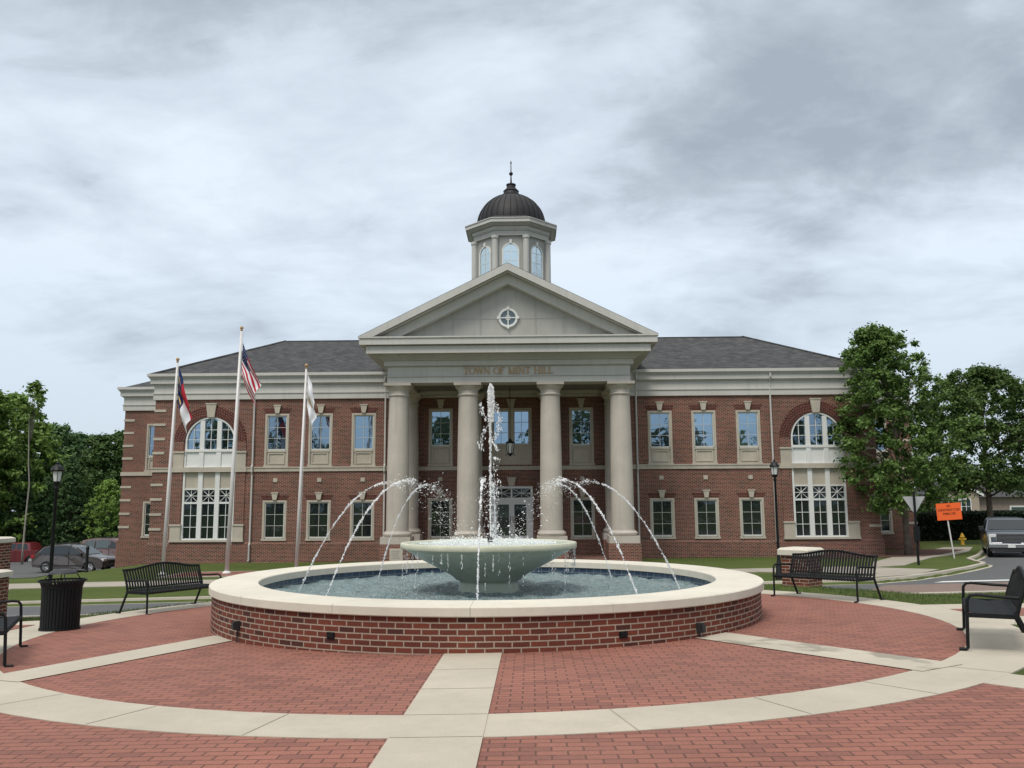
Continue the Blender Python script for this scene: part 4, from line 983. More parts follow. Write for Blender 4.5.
for ang in range(0, 360, 45):
    a = D2R(ang); R0 = 3.03; R1 = .55; z0 = ZW; zl = 1.06; za = 1.99 if ang in (135, 45) else 2.0
    # parabola z(r) with apex height za from r=R0 to r=R1
    h0, h1 = math.sqrt(za-z0), math.sqrt(za-zl); ra = R0-(R0-R1)*h0/(h0+h1); kq = (za-z0)/(R0-ra)**2
    n = 2000; t = rng.beta(1.0, 1.1, n); r = R0+(R1-R0)*t; z = za-kq*(r-ra)**2
    late = sm((t-.42)/.5); late2 = late**1.3; sc = .0070+.095*late2
    off = rng.normal(0, 1, (n, 3))*sc[:, None]
    # pulses of water: thick and thin stretches
    keep = rng.random(n) < (.30+.70*(np.sin(t*46+ang)+np.sin(t*19+2*ang)+.6*np.sin(t*97+ang) > -.1))*(1-.35*late)
    P = np.stack([r*math.cos(a), r*math.sin(a), z], 1)+off*np.array([1, 1, .95]); P[:, 2] -= late2*rng.exponential(.05, n)
    size = rng.gamma(1.5, .0019, n)+.0016; size *= 1.0+.35*late
    slope = np.stack([-math.cos(a)*np.ones(n), -math.sin(a)*np.ones(n), 2*kq*(r-ra)], 1); slope /= np.linalg.norm(slope, axis=1)[:, None]
    D_ = slope*(size*rng.uniform(.4, 2.2, n))[:, None]
    keep &= P[:, 2] > 1.0*(r < 1.35)
    ex = MB(); ts = np.linspace(0, .40, 30); rs = R0+(R1-R0)*ts; zs = za-kq*(rs-ra)**2
    ex.tube([(q*math.cos(a)+random.gauss(0, .003), q*math.sin(a)+random.gauss(0, .003), zz) for q, zz in zip(rs, zs)], [.0030*random.uniform(.3, 1.5)*(1-.5*u/.4) for u in ts], 5)
    # splash where it lands
    o = drops('water_jet', P[keep], size[keep], D_[keep], M['spray'], (R0*math.cos(a), R0*math.sin(a), ZW), ex); tag(o, JL[ang], 'water jet', 'water jets arching into the fountain bowl')
# central jet
n = 1300; t = rng.random(n)**.7; z = 1.1+2.35*t; sc = .004+.006*t
P = np.stack([.03+rng.normal(0, 1, n)*sc, rng.normal(0, 1, n)*sc, z], 1)
# the head, where the water turns over
n2 = 800; z2 = 3.59-.62*rng.random(n2)**1.1; ww = .062*np.sqrt(np.clip((3.61-z2)/.18, 0, 1))*(1-.25*np.clip((3.3-z2)/.4, 0, 1)); th = rng.random(n2)*2*PI; q = np.sqrt(rng.uniform(.25, 1, n2))
P2 = np.stack([.04+ww*q*np.cos(th), ww*q*np.sin(th), z2], 1)
# falling loops beside the column
n3 = 400; z3 = rng.uniform(2.5, 3.3, n3); s3 = np.where(rng.random(n3) < .62, 1, -1); rad = .02+.13*np.abs(np.sin(z3*4.6+np.where(s3 > 0, .4, 2.2)))**.7
P3 = np.stack([.03+s3*rad+rng.normal(0, .022, n3), rng.normal(0, .04, n3), z3], 1)
n4 = 240; z4 = 1.1+1.3*rng.random(n4)**1.8; P4 = np.stack([.03+rng.normal(.07, .05, n4), rng.normal(0, .08, n4), z4], 1)
P = np.concatenate([P, P2, P3, P4]); size = rng.gamma(1.6, .0023, len(P))+.0019
D_ = np.zeros_like(P); D_[:, 2] = size*rng.uniform(.5, 2.0, len(P))
ex = MB(); zz = np.linspace(1.08, 3.45, 60); ex.tube([(.03+random.gauss(0, .003), random.gauss(0, .003), q) for q in zz], [.0055*random.uniform(.6, 1.4) for q in zz], 6)
o = drops('water_jet', P, size, D_, M['spray'], (.03, 0, 1.1), ex); tag(o, 'tall central plume of white water shooting straight up from the bowl', 'water jet')
# froth on the bowl
n = 5000; rr = np.sqrt(rng.random(n))*1.1; th = rng.random(n)*2*PI
hgt = .006+.022*np.exp(-((rr-.45)/.30)**2)+.045*np.abs(np.sin(th*4))*np.exp(-((rr-.55)/.2)**2)
P = np.stack([rr*np.cos(th), rr*np.sin(th), 1.02+rng.exponential(1, n)*hgt*.7], 1); P[:, 2] = np.minimum(P[:, 2], 1.55); size = rng.gamma(2.0, .0022, n)+.0022
o = drops('splash_froth', P, size, P*0, M['spray'], (0, 0, 1.02)); o['kind'] = 'stuff'; tag(o, 'white froth and drops splashing over the surface of the bowl', 'splash')
# water dripping off the rim
P = []; S = []
for k in range(62):
    a = rng.random()*2*PI; q = rng.integers(6, 26); zt_ = .94; ln_ = rng.uniform(.15, .66); r = 1.37+rng.normal(0, .008)
    zz = zt_-rng.random(q)*ln_
    for z in zz: P.append((r*math.cos(a)+rng.normal(0, .006), r*math.sin(a)+rng.normal(0, .006), z)); S.append(rng.uniform(.002, .0055))
P = np.array(P); S = np.array(S); D_ = np.zeros_like(P); D_[:, 2] = S*rng.uniform(1, 5, len(S))
o = drops('dripping_water', P, S, D_, M['spray'], (0, 0, .9)); o['kind'] = 'stuff'; tag(o, 'thin strings of water dripping from the rim of the bowl', 'splash')

# ------------------------------------------------------------------ brick piers
def pier(x, y, w, h, cap, label, zt=None, lab2='brick pier', rz=0, mat='brick_near'):
    z0 = G(x, y); zt = zt if zt is not None else z0+h; p = thing('brick_pier', (x, y, z0), label, lab2, 'brick piers beside the plaza', rz)
    H = zt-z0-cap; mb = MB(); mb.box(-w/2, w/2, -w/2, w/2, -.4, H); obj('shaft', mb, M[mat], p, merge=False)
    mb = MB(); c = w/2+.055; mb.box(-c, c, -c, c, H, H+cap*.72); n = len(mb.f)
    a = [(-c, -c), (c, -c), (c, c), (-c, c)]; b_ = [(q[0]*.86, q[1]*.86) for q in a]
    for i in range(4): j = (i+1) % 4; mb.face([(*a[i], H+cap*.72), (*a[j], H+cap*.72), (*b_[j], H+cap), (*b_[i], H+cap)])
    mb.face([(*q, H+cap) for q in b_]); obj('cap', mb, M['coping'], p, merge=False, bevel=.008); return p
pier(6.45, 4.9, .60, 0, .15, 'square red brick pier with pale stone cap behind the right rear bench', zt=.68, rz=-PI/4)
pier(-9.62, 2.0, .82, 0, .13, 'low red brick pier with white stone cap at the left edge of the view', zt=.47)
pier(-12.3, 6.3, .95, 0, .13, 'tall red brick pier with flat stone cap at the left edge, behind the low pier', zt=.93, mat='brick')

# ------------------------------------------------------------------ benches
def make_bench(L=1.8):
    """x along, front towards -y; origin on the ground between the back legs"""
    b = thing('park_bench', (0, 0, 0), '', 'bench', 'black metal slatted benches round the plaza'); h = L/2
    zs, hb = .37, .76
    for s in (-1, 1):
        m = MB(); x = s*(h-.02)
        m.tube([(x, .06, 0), (x, -.10, zs), (x, -.07, zs+.12), (x, .02, hb-.02)], .02, 8)
        m.tube([(x, .06, .006), (x, .14, .006)], .018, 6)
        obj('rear_leg', m, M['black_soft'], b, merge=False)
        m = MB(); m.tube([(x, -.66, .006), (x, -.59, .006), (x, -.575, .02), (x, -.56, zs), (x, -.55, zs+.15), (x, -.52, zs+.19), (x, -.46, zs+.20), (x, -.25, zs+.185), (x, -.07, zs+.18)], .017, 8)
        obj('armrest_leg', m, M['black_soft'], b, merge=False)
        m = MB(); m.box(x-.022, x+.022, -.56, -.10, zs-.035, zs+.012); obj('side_rail', m, M['black_soft'], b, merge=False)
    m = MB(); n = int(L/.062)
    for i in range(n):
        x = -h+.05+(L-.1)*(i+.5)/n; w = .021
        pts = [(-.56, zs-.03), (-.575, zs), (-.56, zs+.022), (-.46, zs+.012), (-.30, zs-.004), (-.14, zs+.01), (-.10, zs+.04)]
        for (y0, z0), (y1, z1) in zip(pts, pts[1:]):
            m.face([(x-w, y0, z0), (x+w, y0, z0), (x+w, y1, z1), (x-w, y1, z1)]); m.face([(x-w, y1, z1-.006), (x+w, y1, z1-.006), (x+w, y0, z0-.006), (x-w, y0, z0-.006)])
            for e_ in (-w, w): m.face([(x+e_, y0, z0-.006), (x+e_, y1, z1-.006), (x+e_, y1, z1), (x+e_, y0, z0)])
    m.tube([(-h, -.56, zs-.01), (h, -.56, zs-.01)], .018, 6); m.tube([(-h, -.10, zs), (h, -.10, zs)], .018, 6)
    obj('seat', m, M['black_soft'], b, merge=False)
    m = MB(); top = lambda x: hb-.03+.085*(.5+.5*math.cos(PI*min(1, abs(x)/(h*.92))))
    for i in range(n):
        x = -h+.05+(L-.1)*(i+.5)/n; w = .019; zt_ = top(x)
        pts = [(-.10, zs+.04), (-.085, zs+.10), (-.045, zs+.22), (.02*(zt_-zs)/.39+.0, zt_)]
        for (y0, z0), (y1, z1) in zip(pts, pts[1:]):
            m.face([(x-w, y0, z0), (x+w, y0, z0), (x+w, y1, z1), (x-w, y1, z1)]); m.face([(x-w, y1+.006, z1), (x+w, y1+.006, z1), (x+w, y0+.006, z0), (x-w, y0+.006, z0)])
            for e_ in (-w, w): m.face([(x+e_, y0+.006, z0), (x+e_, y1+.006, z1), (x+e_, y1, z1), (x+e_, y0, z0)])
    m.tube([(x, .02, top(x)) for x in np.linspace(-h, h, 31)], .019, 8); m.tube([(-h, -.09, zs+.05), (h, -.09, zs+.05)], .014, 6)
    obj('backrest', m, M['black_soft'], b, merge=False)
    return b
b0 = make_bench()
def bench(o, p, q, label):
    """p, q: ground points of the two back legs; front faces the fountain"""
    c = ((p[0]+q[0])/2, (p[1]+q[1])/2); a = math.atan2(q[1]-p[1], q[0]-p[0])
    f_ = (math.sin(a), -math.cos(a))      # local -y in world
    if f_[0]*-c[0]+f_[1]*-c[1] < 0: a += PI
    o.location = (c[0], c[1], G(*c)+.004); o.rotation_euler = (math.atan2(0, 1), 0, a); o['label'] = label
    dxa = .6; sx = (G(c[0]+dxa*math.cos(a), c[1]+dxa*math.sin(a))-G(c[0]-dxa*math.cos(a), c[1]-dxa*math.sin(a)))/(2*dxa)
    o.rotation_euler = (0, -math.atan(sx), a)
bench(b0, (-6.40, 1.07), (-5.70, 2.75), 'black slatted bench facing the fountain on the left, between the bin and the fountain wall')
bench(dup(b0), (5.62, 2.55), (6.56, 1.13), 'black slatted bench facing the fountain on the right, in front of the brick pier')
bench(dup(b0), (5.75, -4.86), (6.56, -3.12), 'black slatted bench seen end on at the right edge of the plaza')
bench(dup(b0), (-5.42, -4.95), (-6.32, -3.10), 'black slatted bench partly cut off at the left edge, before the low brick pier')

# ------------------------------------------------------------------ litter bin
x, y = -6.26, -1.12; tb = thing('litter_bin', (x, y, G(x, y)+.005), 'black slatted metal litter bin with domed lid standing between two benches', 'litter bin'); tb.scale = (.88, .88, 1)
m = MB(); n = 36
for k in range(n):
    a = 2*PI*k/n; w = .021
    prof = [(.30, .02), (.302, .35), (.31, .60), (.335, .67), (.365, .70)]
    for (r0, z0), (r1, z1) in zip(prof, prof[1:]):
        tx, ty = -math.sin(a)*w, math.cos(a)*w; c, s = math.cos(a), math.sin(a)
        m.face([(r0*c-tx, r0*s-ty, z0), (r0*c+tx, r0*s+ty, z0), (r1*c+tx, r1*s+ty, z1), (r1*c-tx, r1*s-ty, z1)])
        for e_ in (-1, 1): m.face([(r0*c+e_*tx, r0*s+e_*ty, z0), ((r0-.01)*c+e_*tx, (r0-.01)*s+e_*ty, z0), ((r1-.01)*c+e_*tx, (r1-.01)*s+e_*ty, z1), (r1*c+e_*tx, r1*s+e_*ty, z1)])
obj('slats', m, M['black_soft'], tb, merge=False)
m = MB(); m.lathe([(.29, 0), (.315, 0), (.315, .03), (.29, .03), (.29, 0)], 36); m.lathe([(.29, .60), (.315, .60), (.315, .63), (.29, .63), (.29, .60)], 36); m.lathe([(.355, .69), (.375, .69), (.375, .715), (.355, .715), (.355, .69)], 36)
obj('hoops', m, M['black_soft'], tb, merge=False)
m = MB(); m.lathe([(.27, .03), (.285, .62), (.27, .62), (.26, .05), (0, .05)], 36); obj('liner', m, M['rubber'], tb, merge=False)
m = MB(); m.lathe([(.21, .80), (.225, .80), (.21, .825), (.14, .86), (0, .875)], 36); m.lathe([(.205, .80), (0, .83)], 36); obj('domed_lid', m, M['plastic'], tb, merge=False)
m = MB()
for k in range(4): a = k*PI/2+.6; m.tube([(.30*math.cos(a), .30*math.sin(a), .68), (.20*math.cos(a), .20*math.sin(a), .81)], .008, 6)
obj('lid_posts', m, M['black_soft'], tb, merge=False)

# ------------------------------------------------------------------ street lamps
def lamp(x, y, ztop, label):
    z0 = G(x, y); H = ztop-z0; t = thing('street_lamp', (x, y, z0), label, 'street lamp', 'black lantern street lamps'); t.scale = (.80, .80, 1)
    m = MB(); m.lathe([(.17, -.1), (.17, .12), (.14, .16), (.13, .45), (.10, .52), (.075, .60), (.06, .9), (.045, H-.72), (.065, H-.70), (.065, H-.64), (.05, H-.60), (.10, H-.56), (.10, H-.52)], 16); obj('pole', m, M['black'], t, merge=True)
    m = MB(); m.lathe([(.10, H-.53), (.13, H-.50)], 6, smooth=False)
    for k in range(6): a = k*PI/3; m.tube([(.12*math.cos(a), .12*math.sin(a), H-.52), (.165*math.cos(a), .165*math.sin(a), H-.24)], .01, 4)
    obj('lantern_frame', m, M['black'], t, merge=False)
    m = MB(); m.lathe([(.11, H-.51), (.155, H-.24)], 6, smooth=False); obj('lantern_glass', m, M['frost'], t, merge=False)
    m = MB(); m.lathe([(.19, H-.25), (.20, H-.22), (.15, H-.14), (.08, H-.09), (.04, H-.07), (.05, H-.04), (.02, H-.01), (0, H+.04)], 12); obj('lantern_roof', m, M['black'], t, merge=False)
lamp(-11.15, 7.35, 2.76, 'black street lamp on the left, in front of the parked cars')
lamp(8.66, 14.5, 3.04, 'black street lamp on the right, in front of the white downspout')
x, y = -21.65, 29.5; t = thing('black_post', (x, y, G(x, y)), 'short black post standing before the brown estate car', 'post')
m = MB(); m.lathe([(.10, -.1), (.10, .06), (.07, .10), (.07, 1.12), (.085, 1.14), (.085, 1.20), (.05, 1.27), (0, 1.3)], 12); obj('shaft', m, M['black'], t, merge=False)

# ------------------------------------------------------------------ flagpoles and flags
def flagpole(x, y, ztop, r, label, lean=1.3):
    z0 = G(x, y)+.01; H = ztop-z0; t = thing('flagpole', (x, y, z0), label, 'flagpole', 'white flagpoles in front of the town hall'); t.rotation_euler = (0, D2R(lean), 0)
    m = MB(); m.tube([(0, 0, 0), (0, 0, H*.4), (0, 0, H)], [r, r*.9, r*.55], 12); obj('pole', m, M['aluminium'], t)
    m = MB(); m.lathe([(r+.09, 0), (r+.09, .05), (r+.03, .10), (r, .12)], 16); obj('base_collar', m, M['aluminium'], t, merge=False)
    m = MB(); m.lathe([(.03, H), (.05, H+.03), (.06, H+.05), (.03, H+.07), (.07, H+.12), (.08, H+.16), (.06, H+.21), (0, H+.24)], 12); obj('finial', m, M['gold'], t, merge=False)
    m = MB(); m.tube([(r+.03, -.02, 1.2), (r*.6+.03, -.02, H-.1)], .006, 4); obj('halyard', m, M['white'], t, merge=False)
PY = 23.5
def fab(name, col): 
    m = plain(name, col, .85, var=.08, scale=3, spec=.2) if isinstance(col, tuple) else col; return m
c_white = fab('flag_white', (.72, .72, .74)); c_red = fab('flag_red', (.42, .025, .04)); c_blue = fab('flag_blue', (.018, .028, .10)); c_gold = fab('flag_gold', (.55, .38, .10))
def flag(label, px, ztop, hoist, fly, amp, cells, extra=None, seed=0, curl=0):
    """cloth hanging from the hoist edge along the vector fly; cells(s,t)->material index"""
    ns, nt_ = 52, 60; t0 = thing('flag', (px, PY, ztop), label, 'flag', 'flags hanging from the flagpoles')
    ph = seed
    def pos(s, t):
        q = t**.9; x = .05+fly[0]*t*(1-.22*s)+curl*math.sin(t*PI)*(1-s)
        z = -hoist*s*(1-.14*t)+fly[1]*q
        f_ = amp*min(1, t*3)
        x += f_*.55*math.sin(s*7.5+t*3.5+ph)+f_*.2*math.sin(s*15+t*6+ph*2); y = f_*1.5*math.cos(s*9.0+t*2.2+ph)+.25*f_*math.sin(t*9)
        return (x, y, z)
    mb = MB()
    for i in range(ns):
        for j in range(nt_):
            a, b, c, d = [(i+u)/ns for u in (0, 1)]+[(j+u)/nt_ for u in (0, 1)]
            mb.face([pos(a, c), pos(a, d), pos(b, d), pos(b, c)], None, True, cells((a+b)/2, (c+d)/2))
    o = obj('cloth', mb, [c_white, c_red, c_blue, c_gold], t0)
    if extra: extra(pos, o)
    return t0
def patch(pos, s, t, poly, mat, par, name):
    """small emblem following the cloth, on both faces"""
    m = MB()
    for e_ in (-1, 1):
        P = []
        for (ds, dt) in poly:
            p = Vector(pos(s+ds, t+dt)); n = (Vector(pos(s+ds+.01, t+dt))-p).cross(Vector(pos(s+ds, t+dt+.01))-p).normalized(); P.append(p+n*.012*e_)
        c = Vector((0, 0, 0))
        for p in P: c += p
        c /= len(P)
        for i in range(len(P)): m.face([c, P[i], P[(i+1) % len(P)]])
    return m
def add(A, B):
    n = len(A.v); A.v += B.v; A.f += [tuple(i+n for i in q) for q in B.f]; A.uv += B.uv; A.sm += B.sm; A.mi += B.mi
star5 = lambda r, k=1.0: [((r if i % 2 == 0 else r*.42)*-math.cos(i*PI/5), (r if i % 2 == 0 else r*.42)*math.sin(i*PI/5)*k) for i in range(10)]
def us_cells(s, t):
    if t < .40 and s < 7/13: return 2
    return 1 if int(s*13) % 2 == 0 else 0
def us_stars(pos, o):
    m = MB()
    for i in range(9):
        for j in range(6 if i % 2 == 0 else 5):
            add(m, patch(pos, (i+1)*.0538, (.035+j*.066) if i % 2 == 0 else (.068+j*.066), star5(.018, .62), None, None, ''))
    obj('stars', m, c_white, o, merge=False)
def nc_cells(s, t): return 2 if t < .36 else (1 if s < .5 else 0)
def nc_emb(pos, o):
    m = MB(); add(m, patch(pos, .5, .18, star5(.08, .7), 0, 0, '')); obj('star', m, c_white, o, merge=False)
    m = MB()
    for s_ in (.2, .8): add(m, patch(pos, s_, .18, [(-.03, -.11), (-.03, .11), (.03, .11), (.03, -.11)], 0, 0, ''))
    for q in ([(-.07, -.10), (.07, -.10), (.07, -.085), (-.07, -.085)], [(-.07, -.05), (.07, -.05), (.07, -.035), (-.07, -.035)], [(-.07, -.1), (.07, -.05), (.07, -.035), (-.07, -.085)]): add(m, patch(pos, .5, .18, q, 0, 0, ''))
    for q in ([(-.07, .05), (.07, .05), (.07, .065), (-.07, .065)], [(-.07, .05), (-.05, .05), (-.05, .10), (-.07, .10)], [(.05, .05), (.07, .05), (.07, .10), (.05, .10)]): add(m, patch(pos, .5, .18, q, 0, 0, ''))
    obj('letters_and_scrolls', m, c_gold, o, merge=False)
def em(pos, o):
    m = MB(); add(m, patch(pos, .45, .48, [(.15*math.cos(k*PI/8), .12*math.sin(k*PI/8)) for k in range(16)], 0, 0, '')); obj('emblem', m, c_gold, o, merge=False)
    m = MB(); P = [(.11*math.cos(k*PI/8), .085*math.sin(k*PI/8)) for k in range(16)]
    q = patch(lambda s, t: tuple(Vector(pos(s, t))), .45, .48, P, 0, 0, ''); add(m, q)
    for i, p in enumerate(m.v): m.v[i] = (p[0], p[1]-.012 if i < len(m.v)//2 else p[1]+.012, p[2])
    obj('emblem_centre', m, fab('flag_pale_blue', (.30, .36, .50)), o, merge=False)
XP = (-15.1, -12.42, -9.63)
flagpole(-15.24, PY, 7.95, .078, 'white flagpole on the left, carrying the blue, red and white flag')
flagpole(-12.45, PY, 9.35, .095, 'tallest white flagpole, in the middle of the three')
flagpole(-9.45, PY, 7.62, .078, 'white flagpole on the right of the three, carrying the white flag')
FX = (-15.05, -12.28, -9.28)

# ------------------------------------------------------------------ signs
x, y = 15.85, 20.75; t = thing('yield_sign', (x, y, G(x, y)), 'back of a triangular grey metal sign on a dark post at the kerb', 'traffic sign', rz=-.1)
m = MB(); m.box(-.04, .04, -.03, .03, -.2, 2.85); obj('post', m, M['black'], t)
m = MB(); m.prism([(-.43, 2.66), (.43, 2.66), (.03, 2.0), (-.03, 2.0)], .035, .05, 'y')
obj('sign_plate', m, plain('bare_aluminium', (.36, .37, .37), .45), t)
m = MB(); m.box(-.11, .11, -.08, .0, .9, 1.5); obj('control_box', m, M['black'], t)
x, y = 19.9, 26.3; t = thing('notice_sign', (x, y, G(x, y)), 'leaning orange notice board with three lines of lettering on a steel post', 'sign'); t.rotation_euler = (0, D2R(-6), D2R(4))
m = MB(); m.box(-.025, .025, -.02, .02, -.2, 2.0); obj('post', m, M['aluminium'], t)
m = MB(); m.box(-.58, .58, -.05, -.025, 1.72, 2.48); m.xf(Matrix.Rotation(D2R(3), 4, 'Y')); bd = obj('board', m, plain('orange_sheet', (.85, .13, .02), .5, var=.03), t)
def block_text(rows, wd, h, y, z0):
    """plain sans capitals from 5x7 dot strokes"""
    F5 = {'N': '10001 11001 10101 10011 10001 10001 10001', 'O': '01110 10001 10001 10001 10001 10001 01110', 'C': '01110 10001 10000 10000 10000 10001 01110', 'S': '01111 10000 10000 01110 00001 00001 11110', 'T': '11111 00100 00100 00100 00100 00100 00100',
          'R': '11110 10001 10001 11110 10100 10010 10001', 'U': '10001 10001 10001 10001 10001 10001 01110', 'I': '01110 00100 00100 00100 00100 00100 01110', 'P': '11110 10001 10001 11110 10000 10000 10000', 'A': '01110 10001 10001 11111 10001 10001 10001', 'K': '10001 10010 10100 11000 10100 10010 10001', 'G': '01110 10001 10000 10111 10001 10001 01110'}
    m = MB()
    for r, word in enumerate(rows):
        px = h/7; L = len(word)*6*px; x0 = -L/2; z = z0-r*h*1.75
        for i, ch in enumerate(word):
            for a, row in enumerate(F5[ch].split()):
                for b, v in enumerate(row):
                    if v == '1': m.box(x0+(i*6+b)*px, x0+(i*6+b+1.02)*px, y-.004, y, z-(a+1.02)*px, z-a*px)
    return m
m = block_text(['NO', 'CONSTRUCTION', 'PARKING'], 1, .10, -.051, 2.40); m.xf(Matrix.Rotation(D2R(3), 4, 'Y')); obj('lettering', m, M['black'], bd)

# fire hydrant
x, y = 27.5, 41.0; t = thing('fire_hydrant', (x, y, G(x, y)-.08), 'small yellow fire hydrant in front of the dark hedge beside the truck', 'fire hydrant')
yl = plain('yellow_paint', (.55, .33, .03), .5)
m = MB(); m.lathe([(.16, 0), (.16, .05), (.11, .06), (.11, .52), (.15, .53), (.15, .57), (.12, .60), (.10, .70), (.04, .76), (.03, .82), (0, .82)], 16); obj('body', m, yl, t, merge=False)
for q in ((.12, 0, .22, 0), (-.12, 0, -.22, 0), (0, -.12, 0, -.22)):
    m = MB(); m.tube([(q[0], q[1], .42), (q[2], q[3], .42)], .06, 10); obj('outlet_cap', m, yl, t, merge=False)

# ------------------------------------------------------------------ vehicles
def car_body(profile, width, taper_top, nseg=10, roundness=.12):
    """closed side profile (x,z) lofted across the width with rounded shoulders"""
    mb = MB(); P = profile; zs = [p[1] for p in P]; zb = min(zs)
    def ring(u):       # u in -1..1 across
        sx = 1-roundness*abs(u)**6*.5
        cx_ = (max(p[0] for p in P)+min(p[0] for p in P))/2
        out_ = []
        for x, z in P:
            zz = z; yy = u*width/2*(1-taper_top(z)); out_.append((cx_+(x-cx_)*(1-.035*abs(u)**4), yy, zb+(zz-zb)*(1-.03*abs(u)**6)))
        return out_
    us = [-1, -.97, -.88, -.6, -.3, 0, .3, .6, .88, .97, 1]; R = [ring(u) for u in us]
    for a, b in zip(R, R[1:]):
        for i in range(len(P)): j = (i+1) % len(P); mb.face([a[i], a[j], b[j], b[i]], None, True)
    mb.face(R[0], None); mb.face(R[-1][::-1], None)
    return mb
def wheels(t, xs_, w, r, rim=True):
    for x in xs_:
        for s in (-1, 1):
            m = MB(); m.lathe([(r*.62, -.10), (r*.92, -.11), (r, -.08), (r, .08), (r*.92, .11), (r*.62, .10)], 24); m.xf(Matrix.Translation((x, s*(w/2-.11), r)) @ Matrix.Rotation(PI/2, 4, 'X'))
            wh = obj('wheel', m, M['rubber'], t, merge=False)
            m = MB(); m.lathe([(0, -.085), (r*.15, -.095), (r*.2, -.07), (r*.63, -.075), (r*.63, .075), (r*.2, .07), (r*.15, .095), (0, .085)], 24)
            for k in range(10):
                a = 2*PI*k/10
                for e_ in (-1, 1): m.tube([(r*.12*math.cos(a), r*.12*math.sin(a), e_*.09), (r*.6*math.cos(a), r*.6*math.sin(a), e_*.083)], .022, 4)
            m.xf(Matrix.Translation((x, s*(w/2-.11), r)) @ Matrix.Rotation(PI/2, 4, 'X')); obj('rim', m, M['rim'], wh, merge=False)
def arch_pts(xc, r, z0, a0=180, a1=0, n=9): return [(xc+r*math.cos(D2R(a0+(a1-a0)*i/(n-1))), z0+r*math.sin(D2R(a0+(a1-a0)*i/(n-1)))) for i in range(n)]
def side_glass(m, pts, y, s):
    q = [(p[0], s*(y(p[1])+.006), p[1]) for p in pts]; m.face(q if s < 0 else q[::-1])
def suv(loc, rz, col, label, L=4.75, H=1.70, van=False):
    t = thing('estate_car' if not van else 'minivan', loc, label, 'car', 'vehicles parked left of the town hall', rz)
    w = 1.86; k = H/1.70; h = L/2; r = .35; xf_, xr = h-.92, -h+.98
    tp = lambda z: 0 if z < .95*k else .22*((z-.95*k)/(H-.95*k))**1.2
    body = [(h, .35), (h-.02, .62), (h-.10, .80), (h-.35, .92), (h-1.15, 1.02)] if not van else [(h, .35), (h-.02, .62), (h-.10, .85), (h-.35, .95), (h-.9, 1.08)]
    top = [(h-1.18, 1.04), (h-1.95, 1.52*k), (h-2.35, 1.64*k), (0-.3, H), (-h+1.1, 1.66*k), (-h+.62, 1.55*k), (-h+.14, 1.08*k)]
    if van: top = [(h-.95, 1.1), (h-1.7, 1.58*k), (h-2.1, 1.68*k), (-.3, H), (-h+.8, 1.68*k), (-h+.35, 1.58*k), (-h+.1, 1.08*k)]
    prof = body+top+[(-h, .95), (-h-.0, .55), (-h+.05, .35)]+arch_pts(xr, .42, .30)+[(xr+.46, .22), (xf_-.46, .22)]+arch_pts(xf_, .42, .30)+[(h-.3, .25)]
    obj('body', car_body(prof, w, tp), paint('car_paint', col), t, merge=True)
    wheels(t, (xf_, xr), w, r)
    yw = lambda z: w/2*(1-tp(z))*1.0
    for s in (-1, 1):
        for q in ([(h-1.38, 1.10*k), (h-2.05, 1.47*k), (h-2.32, 1.555*k), (.12, 1.60*k), (.12, 1.08*k)], [(.04, 1.08*k), (.04, 1.60*k), (-.55, 1.60*k), (-.95, 1.575*k), (-.95, 1.09*k)], [(-1.03, 1.09*k), (-1.03, 1.57*k), (-h+1.1, 1.545*k), (-h+.72, 1.45*k), (-h+.5, 1.14*k)]):
            m = MB(); side_glass(m, q, yw, s); obj('side_window', m, M['car_glass'], t, merge=False)
        m = MB(); m.box(h-1.55, h-1.40, *sorted((s*(w/2+.02), s*(w/2+.18))), 1.02, 1.18); obj('wing_mirror', m, M['plastic'], t, bevel=.02)
        m = MB(); m.box(h-.30, h-.055, *sorted((s*(w/2-.42), s*(w/2-.045))), .68, .84); obj('headlight', m, M['frost'], t, bevel=.03)
        m = MB(); m.box(-h-.012, -h+.22, *sorted((s*(w/2-.26), s*(w/2+.002))), .86, 1.04); obj('tail_light', m, M['red_lens'], t, bevel=.02)
        m = MB(); m.box(-h+.55, h-1.0, *sorted((s*(w/2-.01), s*(w/2+.012))), .40, .47); obj('trim_strip', m, M['plastic'], t)
        m = MB(); m.tube([(-h+.9, s*.62, H*.985), (-h+1.2, s*.62, H+.04), (h-2.5, s*.62, H+.03), (h-2.3, s*.62, 1.62*k)], .018, 6); obj('roof_rail', m, M['black'], t, merge=False)
        for xx in (.08, -.99): m = MB(); m.box(xx-.006, xx+.006, *sorted((s*(w/2-.02), s*(w/2+.004))), .45, 1.05); obj('door_gap', m, M['black'], t)
        m = MB(); [m.box(xx-.09, xx+.09, *sorted((s*(w/2), s*(w/2+.03))), .90, .93) for xx in (.30, -.78)]; obj('door_handle', m, M['chrome'], t)
    m = MB(); a, b = top[0], top[1]; nrm = Vector((b[1]-a[1], 0, -(b[0]-a[0]))).normalized()*.008
    m.face([(a[0]-.06+nrm.x, -w/2*.86, a[1]+.05+nrm.z), (a[0]-.06+nrm.x, w/2*.86, a[1]+.05+nrm.z), (b[0]+nrm.x, w/2*.77, b[1]+nrm.z), (b[0]+nrm.x, -w/2*.77, b[1]+nrm.z)]); obj('windscreen', m, M['car_glass'], t)
    a, b = top[-1], top[-2]; m = MB(); m.face([(a[0]-.01, w/2*.82, a[1]+.06), (a[0]-.01, -w/2*.82, a[1]+.06), (b[0]-.02, -w/2*.74, b[1]), (b[0]-.02, w/2*.74, b[1])]); obj('rear_window', m, M['car_glass'], t)
    m = MB(); m.box(h-.06, h+.012, -.45, .45, .52, .74); obj('grille', m, M['plastic'], t, bevel=.02)
